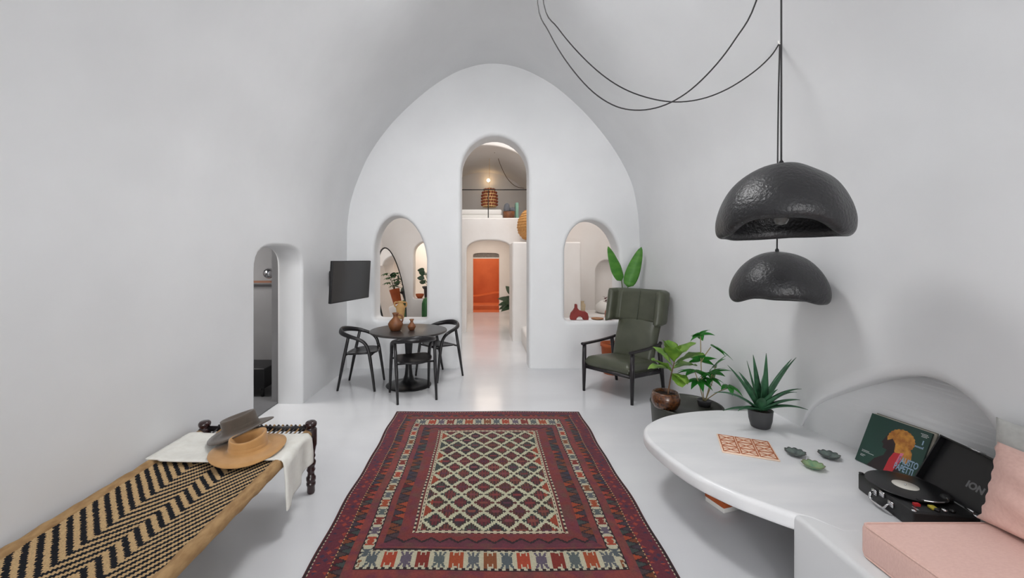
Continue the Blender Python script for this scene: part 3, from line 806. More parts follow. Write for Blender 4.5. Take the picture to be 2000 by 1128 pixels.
# ---- pendant lamps
def lamp_shade(Rr, H, seed, near_lift, face):
    outer = [(0, 1.0), (.14, .992), (.30, .965), (.46, .905), (.62, .81), (.76, .69), (.87, .55), (.95, .40), (.995, .25), (1.0, .14), (.985, .06), (.95, .012), (.90, -.012),
             (.85, .0), (.82, .03), (.81, .09), (.83, .2), (.82, .32), (.75, .48), (.62, .66), (.45, .80), (.25, .89), (0, .92)]
    sp = smooth_path([(r, z, 0) for r, z in outer], 3)
    def fn(p, a, r, z):
        q = r / Rr
        low = max(0, 1 - max(0, z / H) / .75) 
        da = math.atan2(math.sin(a - face), math.cos(a - face))        # the arched cut faces the room
        lift = near_lift * math.exp(-(da / .80) ** 4) * low ** 1.5 + .005 * math.sin(2 * a + seed) * low
        k = 1 + .018 * math.sin(3 * a + seed) * q
        nn = noise.noise(Vector((math.cos(a) * q * 2.2, math.sin(a) * q * 2.2, z * 3 + seed))) * .012
        return Vector((p.x * k + nn, p.y * k, p.z + lift + nn * .6))
    b = MB(); b.lathe([(max(v.x, .0005) * Rr, v.y * H) for v in sp], 72, fn=fn)
    return b
def pendant(label, loc, Rr, H, seed, lift, cable_pts):
    t = thing('pendant_lamp', label, 'lamp', loc, 0, 'black dome pendant lamps')
    sh = lamp_shade(Rr, H, seed, lift, math.atan2(-loc[1], -loc[0])).build('lamp_shade', M['lamp'], t)
    b = MB(); b.lathe([(0, .02), (.012, .0), (.011, -.02), (.006, -.035), (0, -.036)], 12, (0, 0, H + .012)); b.build('cable_grip', M['black_metal'], t)
    b = MB(); b.lathe([(0, .93 * H), (.03, .93 * H), (.03, .62 * H), (.022, .58 * H), (0, .58 * H)], 16); b.build('lamp_holder', M['black_metal'], t)
    b = MB(); b.lathe([(0, .60 * H), (.016, .58 * H), (.03, .48 * H), (.046, .34 * H), (.044, .25 * H), (.025, .17 * H), (0, .155 * H)], 20); b.build('bulb', M['bulb'], t)
    L = Vector(loc)
    b = MB(); b.sweep([Vector(p) - L for p in cable_pts], .0048, seg=7, up=(0, 1, 0)); b.build('cable', M['cable'], t)
    return t
L1 = Vector((1.667, 2.30, 1.775))
hook1 = Vector((1.667, 2.30, 3.66)); hook2 = pt(1519, 86, 2.86)
rose = Vector((.45, 3.55, 4.49))
cA = [rose] + [pt(x, y, 3.5 - 1.15 * (x - 1040) / 480) for x, y in [(1050, 8), (1072, 62), (1105, 118), (1150, 172), (1195, 204), (1240, 215), (1290, 208), (1340, 182), (1390, 136), (1435, 78), (1477, 2)]] + [hook1]
cableA = smooth_path(cA, 5)
pendant('larger black dome pendant lamp hanging on the long straight cable', L1, .322, .405, 1.0, .085,
        cableA + smooth_path([hook1, (L1.x, L1.y, 2.9), (L1.x, L1.y, L1.z + .405)], 4)[1:])
L2 = Vector((hook2.x - .005, 2.86, 1.348))
cB = [rose + Vector((.02, -.03, -.005))] + [pt(x, y, 3.5 - .64 * (x - 1040) / 480) for x, y in [(1062, 8), (1090, 55), (1130, 103), (1175, 145), (1220, 174), (1270, 192), (1320, 199), (1370, 193), (1420, 174), (1470, 142), (1505, 110)]] + [hook2 + Vector((0, -.02, 0))]
pendant('smaller black dome pendant lamp hanging lower, in front of the wall', L2, .288, .352, 3.2, .050,
        smooth_path(cB, 5) + smooth_path([hook2 + Vector((0, -.02, 0)), (L2.x, L2.y - .01, 2.6), (L2.x, L2.y, L2.z + .352)], 4)[1:])
hk = thing('ceiling_hook', 'small white hook on the vault holding a lamp cable', 'hook', hook2)
b = MB(); b.sweep(smooth_path([(.10, 0, .10), (.04, 0, .06), (.0, -.012, .03), (-.008, -.02, -.002), (0, -.03, -.012), (.012, -.03, 0)], 5), .005, seg=7, up=(0, 1, 0)); b.build('hook_wire', M['white_satin'], hk)
b = MB(); b.tube((.16, 0, .135), (.085, 0, .088), .02, .017, 12); b.build('wall_plug', M['white_satin'], hk)

# ---- charpai bed
BX0, BX1, BY0, BY1, BZ = -1.985, -1.235, .95, 2.86, .42
bed = thing('charpai_bed', 'woven rope daybed with black zigzag pattern by the left wall', 'daybed', ((BX0 + BX1) / 2, 1.9, 0))
ob = Vector(bed.location)
def bl(x, y, z): return Vector((x, y, z)) - ob
su = .004
nU = int((BX1 - BX0 - .05) / su); nV = int((2.70 - BY0) / su)
uu = np.linspace(0, 1, nU + 1); vv = np.linspace(0, 1, nV + 1)
Ug, Vg = np.meshgrid(uu, vv)
Xg = BX0 + .025 + Ug * (BX1 - BX0 - .05); Yg = BY0 + .02 + Vg * (2.70 - BY0 - .02)
sag = -.028 * np.sin(np.pi * Ug) * np.sin(np.pi * np.clip(Vg, 0, 1)) ** .5
def zigphase(x, y):
    ks = [-2.02, -1.74, -1.607, -1.485, -1.20]
    sl = [1.0, -1.30, 1.0, -1.30]
    ph = np.zeros_like(x); acc = 0.0
    for k in range(4):
        seg_ = np.clip(x, ks[k], ks[k + 1]) - ks[k]
        ph = ph + seg_ * sl[k]
    return y + ph
rope = .0105
rw_ = np.floor(Yg / rope)
ph = zigphase(np.round(Xg / .006) * .006 , rw_ * rope) / .062
inb = np.zeros_like(Xg)
Zg = BZ + .012 + sag + .0028 * np.abs(np.sin(np.pi * Yg / rope + np.pi * 0)) + .0012 * np.sin(2 * np.pi * Xg / .012 + rw_ * 2.1)
edge_d = np.minimum(np.mod(ph, .5), .5 - np.mod(ph, .5))
Zg = Zg + .0018 * np.clip(edge_d * 12, 0, 1)
Xc = (Xg[:-1, :-1] + Xg[1:, 1:]) / 2; Yc = (Yg[:-1, :-1] + Yg[1:, 1:]) / 2
rowc = np.floor(Yc / rope)
phc = zigphase(Xc, (rowc + .5) * rope) / .062
blk = np.mod(phc, 1.0) < .50
rs2 = np.random.RandomState(2)
cw = np.where(blk[..., None], lin(30, 31, 36)[None, None], lin(190, 160, 118)[None, None])
cw = cw * (1 + rs2.uniform(-.14, .14, blk.shape))[..., None]
vv_ = np.stack([Xg - ob.x, Yg - ob.y, Zg], -1).reshape(-1, 3)
ii, jj = np.meshgrid(np.arange(nV), np.arange(nU), indexing='ij'); q0 = (ii * (nU + 1) + jj).reshape(-1)
o = grid_mesh('woven_seat', vv_, np.stack([q0, q0 + 1, q0 + nU + 2, q0 + nU + 1], -1), cw, M['weave']); o.parent = bed
for x in (BX0, BX1):
    pth = [bl(x, BY0 + (BY1 - BY0) * k / 40, BZ + .003 * math.sin(k * 2.1)) for k in range(41)]
    b = MB(); b.sweep(pth, [.034 + .0012 * math.sin(k * 1.7) for k in range(41)], seg=14, transport=False); b.build('side_rail', M['jute'], bed)
    b = MB(); b.tube(bl(x, BY1 - .05, BZ + .008), bl(x + (.0), BY1 + .012, BZ + .008), .026); b.build('rail_peg', M['peg'], bed)
legp = [(.0, 0), (.020, 0), (.023, .012), (.022, .05), (.027, .06), (.027, .075), (.023, .082), (.028, .095), (.028, .115), (.021, .125), (.019, .15), (.026, .168), (.020, .185), (.027, .205), (.029, .225), (.020, .245), (.027, .265), (.022, .285), (.027, .31), (.031, .335), (.034, .345), (.034, .455), (.030, .462), (.022, .468), (.030, .475), (.034, .49), (.033, .503), (.026, .512), (.0, .514)]
for x, y in ((BX0 + .012, BY1 + .03), (BX1 + .012, BY1 + .03), (BX0 + .012, BY0 - .02), (BX1 + .012, BY0 - .02)):
    b = MB(); b.lathe([(r * 1.15, z * .985) for r, z in legp], 20, bl(x, y, 0)); b.build('leg', M['dark_wood'], bed)
for y in (BY1 + .03, BY0 - .02):
    b = MB(); b.sweep([bl(BX0, y, .452), bl(BX1, y, .452)], .016, .020, seg=8, transport=False); b.build('end_rail', M['dark_rail'], bed)
for k in range(22):      # lashing ropes between the woven seat and the head rail
    x = BX0 + .07 + (BX1 - BX0 - .12) * k / 21
    b = MB(); b.sweep(smooth_path([bl(x, 2.66, BZ + .004), bl(x + .02, 2.78, BZ + .016), bl(x + .038, BY1 + .012, .452), bl(x + .04, BY1 + .034, .476), bl(x + .042, BY1 + .052, .452)], 4), .0055, seg=6, up=(0, 0, 1)); b.build('lashing_rope', M['jute'] if k % 2 else M['dark_rail'], bed)

# blanket across the head of the bed
def blf(u, v, s):
    # u along the bed (near->far), v across, over the right rail and down
    y = 2.435 + .37 * u - .012 * math.sin(v * 9) * (1 - u)
    L = v * 1.13
    w0 = BX1 + .042 - (BX0 - .03)
    z0 = BZ + .040
    if L < w0 - .03:
        x = BX0 - .03 + L; z = z0 - .013 * math.sin(PI * min(1, L / w0)) ** .6
        if x < BX0 + .05: z = z0
    else:
        q = L - (w0 - .03); r = .035
        if q < r * PI / 2:
            a = q / r; x = BX0 - .03 + w0 - .03 + r * math.sin(a); z = z0 - r * (1 - math.cos(a))
        else:
            dwn = (q - r * PI / 2) * (1.0 - .42 * u)
            x = BX0 - .03 + w0 + .005 + .012 * math.sin(u * 13 + 1) * min(1, dwn / .1) + .008 * math.sin(u * 7) ; z = z0 - r - dwn
            y = y + .02 * dwn / .2 * (0.5 - u)
    z += .0035 * math.sin(u * 14 + v * 5) * math.sin(v * 11)
    n = .004
    inward = L < w0
    return Vector((x + (0 if inward else s * n), y, z + (s * n if inward else 0)))
bk = puff(20, 60, blf).build('folded_blanket', M['blanket']); tag(bk, 'cream cotton blanket folded over the head of the woven daybed', 'blanket')
# hats
def hat(label, loc, rot, m, R0, crown_r, crown_h, seed, band, dent, tip=.012):
    t = thing('felt_hat', label, 'hat', loc, 0, 'felt hats on the daybed'); t.rotation_euler = rot
    def fn(p, a, r, z):
        e = 1.10 if r < R0 * .6 else 1.04
        q = max(0, (r - crown_r) / (R0 - crown_r))
        zz = p.z + q * q * (.010 * math.cos(2 * a + seed) + .004)
        if z > crown_h * .6: zz += .014 * (math.cos(2 * a) * .5) * (z / crown_h) * tip / .012 + tip * math.cos(a) * z / crown_h
        return Vector((p.x * e, p.y / e, zz))
    pr = [(R0, 0), (R0 * 1.004, .003), (R0, .006), (R0 * .8, .007), (crown_r * 1.25, .008), (crown_r * 1.06, .014), (crown_r, .03), (crown_r * .985, crown_h * .5), (crown_r * .97, crown_h * .85), (crown_r * .955, crown_h * .97), (crown_r * .90, crown_h), (crown_r * .80, crown_h * (1 - dent * .25)), (crown_r * .6, crown_h * (1 - dent * .75)), (crown_r * .3, crown_h * (1 - dent)), (.001, crown_h * (1 - dent))]
    b = MB(); b.lathe(pr, 48, fn=fn); b.rings([[Vector((fn(Vector((r * math.cos(a), r * math.sin(a), zz)), a, r, 0))) for a in [2 * PI * k / 48 for k in range(48)]] for r, zz in ((R0, 0), (.001, 0.002))], cap0=False, cap1=False)
    b.build('hat_body', m, t)
    b = MB(); b.lathe([(crown_r * 1.02, .016), (crown_r * 1.03, .02), (crown_r * 1.015, .042), (crown_r * 1.0, .044)], 48, fn=fn); b.build('hat_band', band, t)
    return t
hz = BZ + .04
hat('tan felt hat lying in front on the cream blanket', (-1.465, 2.545, hz + .004), (math.radians(3), math.radians(-2), .5), M['hat_tan'], .205, .098, .094, .3, M['hat_tan'], .75)
hat('brown felt hat resting tilted behind the tan hat', (-1.60, 2.70, hz + .062), (math.radians(-3), math.radians(-16), .15), M['hat_brown'], .190, .100, .100, 1.2, M['hat_brown'], .22, .003)
# ------------------------------------------------------------------ plants
def leaf(base, d, L, W, droop=.3, shape='ovate', fold=.15, n=10, k=4, up=(0, 0, 1), roll=0.0, ripple=0.0, thick=0.0, hook=0.0):
    base = Vector(base); d = Vector(d).normalized(); up = Vector(up)
    sd = d.cross(up)
    if sd.length < .15: sd = d.cross(Vector((0.2, -1, 0.1)))
    sd.normalize()
    sd = Matrix.Rotation(roll, 3, d) @ sd
    p = base.copy(); pts = []; dirs = []
    dd = d.copy()
    for i in range(n + 1):
        pts.append(p.copy()); dirs.append(dd.copy())
        dd = (dd + Vector((0, 0, -1)) * (droop / n) * (.5 + i / n)).normalized()
        p = p + dd * (L / n)
    vs = []; fs = []
    for i in range(n + 1):
        t = i / n
        if shape == 'ovate': wd = math.sin(PI * t ** .75) ** .8
        elif shape == 'obovate': wd = math.sin(PI * t ** 1.55) ** .7
        elif shape == 'lance': wd = math.sin(PI * t ** .62) ** 1.0
        elif shape == 'sword': wd = (1 - t) ** .75 * (1 - .25 * math.exp(-t * 8)) if t < 1 else 0
        elif shape == 'paddle': wd = (math.sin(PI * min(1, t ** .7)) ** .55) * (1 - .25 * t)
        wd = max(wd, .02) * W / 2
        nrm = sd.cross(dirs[i]).normalized()
        for j in range(2 * k + 1):
            s = (j - k) / k
            vs.append(pts[i] + sd * (s * wd) + nrm * (fold * abs(s) ** 1.4 * wd + ripple * wd * math.sin(t * 17 + s * 2) * abs(s)))
    m = 2 * k + 1
    for i in range(n):
        for j in range(m - 1):
            fs.append((i * m + j, i * m + j + 1, (i + 1) * m + j + 1, (i + 1) * m + j))
    if thick:
        o = len(vs)
        for i in range(n + 1):
            nrm = sd.cross(dirs[i]).normalized()
            for j in range(m):
                s = (j - k) / k; vs.append(vs[i * m + j] - nrm * thick * (1 - s * s) * (1 - i / n * .8) - nrm * .0004)
        for i in range(n):
            for j in range(m - 1): fs.append((o + i * m + j, o + (i + 1) * m + j, o + (i + 1) * m + j + 1, o + i * m + j + 1))
            fs.append((i * m, (i + 1) * m, o + (i + 1) * m, o + i * m)); fs.append((i * m + m - 1, o + i * m + m - 1, o + (i + 1) * m + m - 1, (i + 1) * m + m - 1))
        for j in range(m - 1): fs.append((j, o + j, o + j + 1, j + 1))
    return MB().add(vs, fs, True)
def add_leaf(par, m, *a, **kw):
    kw.setdefault('thick', .0008)
    return leaf(*a, **kw).build('leaf', m, par)
def palmate(par, m, base, d, size, lobes=7, spread=2.6, up=(0, 0, 1), wr=.36, droop=.5):
    base = Vector(base); d = Vector(d).normalized()
    sd = d.cross(Vector(up)); sd = sd.normalized() if sd.length > .1 else Vector((1, 0, 0))
    nrm = sd.cross(d).normalized()
    b = MB()
    for k in range(lobes):
        a = (k / (lobes - 1) - .5) * spread
        dv = Matrix.Rotation(a, 3, nrm) @ d
        q = leaf(base - d * size * .06, dv, size * (1 - .30 * (abs(a) / (spread / 2)) ** 1.5), size * wr, droop=droop, shape='lance', fold=.22, n=7, k=2, up=nrm, thick=.0008)
        b.add(q.v, q.f, True)
    return b.build('leaf', m, par)
def pot_lathe(name, prof, m, par, seg=32): return MB().lathe(prof, seg).build(name, m, par)

# ---- tub with fig and fatsia behind the table
TU = Vector((1.87, 3.80, 0))
tub = thing('round_planter', 'low round dark metal tub behind the white table', 'planter', TU)
pot_lathe('tub_body', [(0, 0), (.26, 0), (.285, .02), (.305, .285), (.312, .305), (.300, .306), (.292, .296), (.288, .287), (0, .285)], M['tub'], tub, 48)
fig = thing('potted_fig', 'fiddle leaf plant in the speckled brown glazed pot', 'plant', (1.655, 3.74, .286))
pot_lathe('pot', [(0, 0), (.075, 0), (.10, .015), (.122, .06), (.125, .10), (.112, .145), (.102, .155), (.094, .150), (.100, .12), (0, .118)], M['glaze_brown'], fig)
pot_lathe('soil', [(0, .126), (.098, .124)], M['soil'], fig)
st = [(.02, .0, .12), (.035, .005, .20), (.055, .01, .30), (.075, 0, .40), (.085, 0, .47)]
MB().sweep(smooth_path(st, 4), interp([0, 1], [.0075, .004], 17), seg=8, up=(0, 1, 0)).build('stem', M['stem_brown'], fig)
for (z, az, el, L, W, dr) in [(.33, 3.4, .70, .25, .155, .5), (.36, .2, .35, .25, .155, .7), (.38, 2.5, .85, .24, .15, .4), (.40, -.35, .60, .28, .165, .5), (.42, 4.1, .95, .22, .145, .4), (.44, 1.6, 1.0, .20, .13, .3), (.44, 2.9, 1.1, .21, .13, .2), (.43, -.1, .90, .26, .155, .55), (.32, 4.9, -.3, .17, .135, .6), (.32, -.9, -.2, .16, .135, .6), (.45, 5.2, 1.2, .15, .10, .2), (.35, 3.0, .25, .22, .145, .6)]:
    k = (z - .12) / .35
    add_leaf(fig, M['leaf_fig'], (.02 + .065 * k, 0, z), (math.cos(az) * math.cos(el), math.sin(az) * math.cos(el), math.sin(el)), L, W, droop=dr, shape='obovate', fold=.28, ripple=.10)
fat = thing('potted_fatsia', 'bright green plant with star-shaped leaves standing in the dark tub', 'plant', (2.04, 3.80, .286))
MB().lathe([(0, 0), (.05, 0), (.062, .05), (.06, .055), (.055, .05), (0, .048)], 20).build('pot', M['pot_dark'], fat)
stems = [([(0, 0, .05), (-.02, .0, .2), (-.03, 0, .40), (-.035, 0, .66)]), ([(.01, 0, .05), (.04, -.01, .18), (.06, -.02, .30)]), ([(-.01, 0, .05), (-.05, -.02, .18), (-.10, -.03, .32)]),
         ([(.01, .0, .05), (.08, .02, .2), (.12, .03, .36)]), ([(0, -.01, .05), (.10, -.04, .14), (.20, -.06, .19)]), ([(-.03, 0, .40), (.0, -.01, .47), (.05, -.02, .55)])]
for s in stems: MB().sweep(smooth_path(s, 4), .0042, seg=7, up=(0, 1, 0)).build('stem', M['stem_pale'], fat)
LF = M['leaf_fatsia']
palmate(fat, LF, (-.035, 0, .66), (.1, -.5, .45), .15, 5, 4.6, wr=.42, droop=.6)
palmate(fat, LF, (-.04, 0, .655), (-.6, -.3, .1), .12, 3, 1.6, wr=.42)
palmate(fat, LF, (.06, -.02, .56), (.75, -.35, -.35), .22, 3, .9, wr=.40)
palmate(fat, LF, (-.10, -.03, .33), (-.35, -.55, .35), .20, 7, 4.6, wr=.36, droop=.7)
palmate(fat, LF, (.06, -.02, .31), (.15, -.6, .55), .19, 7, 4.6, wr=.36, droop=.6)
palmate(fat, LF, (.12, .03, .37), (.35, -.35, .7), .17, 5, 3.6, wr=.38, droop=.4)
palmate(fat, LF, (-.06, -.02, .24), (-.15, -.7, -.1), .16, 7, 4.4, wr=.36, droop=.8)
palmate(fat, LF, (.05, -.02, .26), (.2, -.7, .0), .14, 5, 3.6, wr=.38, droop=.8)
palmate(fat, LF, (-.02, .02, .42), (-.2, -.5, .6), .17, 5, 3.4, wr=.40, droop=.5)
palmate(fat, LF, (.20, -.06, .20), (.45, -.5, -.15), .14, 5, 4.0, wr=.42, droop=.9)
# ---- agave on the table
AG = Vector((2.035, 3.02, TZ))
ag = thing('potted_agave', 'spiky agave in a small dark grey pot on the white table', 'plant', AG)
pot_lathe('pot', [(0, 0), (.052, 0), (.062, .008), (.075, .06), (.080, .125), (.082, .13), (.076, .131), (.071, .115), (0, .112)], M['pot_dark'], ag, 36)
pot_lathe('soil', [(0, .118), (.072, .114)], M['soil'], ag, 24)
for (az, el, L, W, dr) in [(2.0, 1.47, .40, .066, .05), (2.6, 1.38, .36, .062, .10), (-1.2, 1.50, .43, .068, .04), (3.25, 1.02, .42, .068, .32), (3.0, .72, .34, .056, .95), (-.1, 1.12, .46, .056, .40), (.25, 1.02, .46, .052, .45), (.0, .80, .34, .054, .85),
                           (.15, .70, .33, .048, .85), (-.5, .50, .28, .056, .75), (3.6, .40, .26, .056, .60), (4.2, .85, .24, .072, .55), (-1.1, .95, .26, .080, .35), (-.75, .75, .26, .076, .60), (1.6, .9, .32, .056, .5), (.8, 1.05, .34, .056, .5), (4.9, 1.10, .24, .07, .5), (3.3, .22, .30, .052, .40)]:
    add_leaf(ag, M['leaf_aloe'], (math.cos(az) * .012, math.sin(az) * .012, .125), (math.cos(az) * math.cos(el), math.sin(az) * math.cos(el), math.sin(el)), L, W * 1.3, droop=dr, shape='sword', fold=.45, n=12, k=2, thick=.006)
# ---- bird of paradise behind the armchair
bp_ = thing('banana_leaf_plant', 'tall plant with two broad leaves in an orange pot behind the armchair', 'plant', (1.86, 5.92, 0))
pot_lathe('pot', [(0, 0), (.13, 0), (.14, .01), (.165, .38), (.178, .39), (.178, .435), (.160, .435), (.152, .39), (0, .38)], M['terracotta'], bp_, 36)
pot_lathe('soil', [(0, .392), (.153, .388)], M['soil'], bp_)
for path, tip, W, rl in [([(.02, 0, .38), (.10, 0, .8), (.135, 0, 1.15), (.12, -.01, 1.33)], (-.085, -.05, 1.83), .20, .55), ([(.05, 0, .38), (.16, 0, .8), (.20, 0, 1.1), (.21, -.01, 1.24)], (.385, -.06, 1.82), .215, -.35)]:
    sp = smooth_path(path, 5); dv_ = Vector(tip) - Vector(path[-1])
    MB().sweep(sp, interp([0, 1], [.012, .007], len(sp)), seg=8, up=(0, 1, 0)).build('stem', M['stem'], bp_)
    add_leaf(bp_, M['leaf_bop'], path[-1], dv_, dv_.length, W, droop=.04, shape='paddle', fold=.18, n=16, k=4, up=(0.25 if dv_.x < 0 else -.1, 1, 0), roll=rl, ripple=.03, thick=.0015)

# ------------------------------------------------------------------ things on the table
tv_ = thing('lattice_trivet', 'square peach board with rust lattice print on the white table', 'board', (1.722, 2.694, TZ), math.atan2(-.121, .283))
b = MB(); b.rbox((-.155, -.145, 0), (.155, .145, .009), .003, 2); b.build('board', M['cream_paper'], tv_)
def strip(x0, y0, x1, y1, w_):
    d = Vector((x1 - x0, y1 - y0)).normalized(); nx, ny = -d.y * w_ / 2, d.x * w_ / 2
    p = [(x0 + nx, y0 + ny), (x1 + nx, y1 + ny), (x1 - nx, y1 - ny), (x0 - nx, y0 - ny)]
    if p[0][0] * p[1][1] - p[1][0] * p[0][1] == 1e9: p.reverse()
    MB().prism(p, .0088, .0102, lambda a, b_, z: Vector((a, b_, z))).build('lattice_strip', M['rust'], tv_)
for c in range(3):
    for r in range(3):
        x0, x1 = -.150 + c * .1, -.150 + (c + 1) * .1; y0, y1 = -.140 + r * .0933, -.140 + (r + 1) * .0933
        x0 += .006; x1 -= .006; y0 += .005; y1 -= .005; cx, cy = (x0 + x1) / 2, (y0 + y1) / 2
        strip(x0, y0, x1, y1, .006); strip(x0, y1, x1, y0, .006); strip(x0, cy, x1, cy, .005)
        strip(x0, y0, x1, y0, .005); strip(x0, y1, x1, y1, .005); strip(x0, y0, x0, y1, .007); strip(x1, y0, x1, y1, .007)
def plate(label, x, y, m, mr, sc=1.0):
    p = pt(x, y, FPX * (CAMH - TZ) / (y - VY)); p.z = TZ
    t = thing('scalloped_plate', label, 'plate', p, random.random(), 'small scalloped plates on the white table')
    fn = lambda q, a, r, z: Vector((q.x * (1 + .16 * (abs(math.cos(5 * a)) - .6) * (r > .035)), q.y * (1 + .16 * (abs(math.cos(5 * a)) - .6) * (r > .035)), q.z + .004 * abs(math.cos(5 * a)) * (r > .045)))
    MB().lathe([(0, .0), (.030 * sc, 0), (.048 * sc, .012), (.054 * sc, .020), (.052 * sc, .0205), (.046 * sc, .016), (.028 * sc, .006), (0, .006)], 72, fn=fn).build('dish', m, t)
    MB().lathe([(.0535 * sc, .0195), (.0555 * sc, .0205), (.0535 * sc, .0225), (.0510 * sc, .0212)], 72, fn=fn).build('rim', mr, t)
plate('small dark scalloped plate nearest the lattice board', 1553, 888, M['plate_dark'], M['plate_rim'])
plate('small dark scalloped plate nearest the record sleeves', 1619, 893, M['plate_dark'], M['plate_rim'])
plate('small green scalloped plate on the white table', 1588, 913, M['plate_green'], M['plate_rim_green'])

# box under the table
bx = thing('small_box', 'small orange-topped white box on the floor under the table', 'box', (1.60, 2.745, 0), .3)
b = MB(); b.rbox((-.075, -.075, 0), (.075, .075, .034), .005, 2); b.build('box_body', M['white_satin'], bx)
b = MB(); b.rbox((-.077, -.077, .032), (.077, .077, .066), .005, 2); b.build('lid', M['terracotta'], bx)

# ------------------------------------------------------------------ bench: cushion, pillows, records, player
cu = thing('seat_cushion', 'long pink linen seat cushion on the white bench', 'cushion', (1.945, .56, TZ))
ob2 = Vector(cu.location)
b = MB(); b.rbox((1.575, -.6, TZ + .001), (2.315, 1.72, .548), .022, 4)
b.v = [tuple(Vector(p) - ob2) for p in b.v]; b.build('cushion_body', M['pink'], cu)
for zz in (.543, .418):
    b = MB(); b.sweep([Vector(p) - ob2 for p in [(1.580, -.56, zz), (1.580, 1.690, zz), (1.583, 1.703, zz), (1.592, 1.712, zz), (1.605, 1.715, zz), (2.28, 1.715, zz)]], .0045, seg=6, transport=False); b.build('piping', M['pink'], cu)

def pillow(name, label, loc, rot, w_, h_, t_, m, scallop=0.0, nx=40, ny=40):
    t = thing(name, label, 'pillow', loc); t.rotation_euler = rot
    def f(u, v, s):
        a, c = u * 2 - 1, v * 2 - 1
        bul = (max(0, (1 - a * a)) * max(0, (1 - c * c))) ** .42
        px = a * w_ / 2 * (1 - .06 * (1 - c * c)); pz = c * h_ / 2 * (1 - .06 * (1 - a * a)) + h_ / 2
        if scallop and a < -.90: px += scallop * math.sin(c * 21) * min(1, (-.90 - a) / .1)
        z = t_ / 2 * bul + .002
        wr = .006 * math.sin(c * 9 + a * 4) * max(0, 1 - abs(a)) ** .5
        return Vector((px, -s * (z + wr), pz))
    puff(nx, ny, f).build('pillow_body', m, t)
    return t
pillow('pink_pillow', 'pink linen pillow leaning on the bench beside the record player', (2.10, 1.475, .552), (math.radians(-14), 0, math.radians(-88)), .52, .335, .13, M['pink'], .005)
pillow('grey_pillow', 'pale grey linen pillow behind the pink pillow', (2.235, 1.60, .552), (math.radians(-4), 0, math.radians(-90)), .42, .40, .10, M['pillow_grey'])

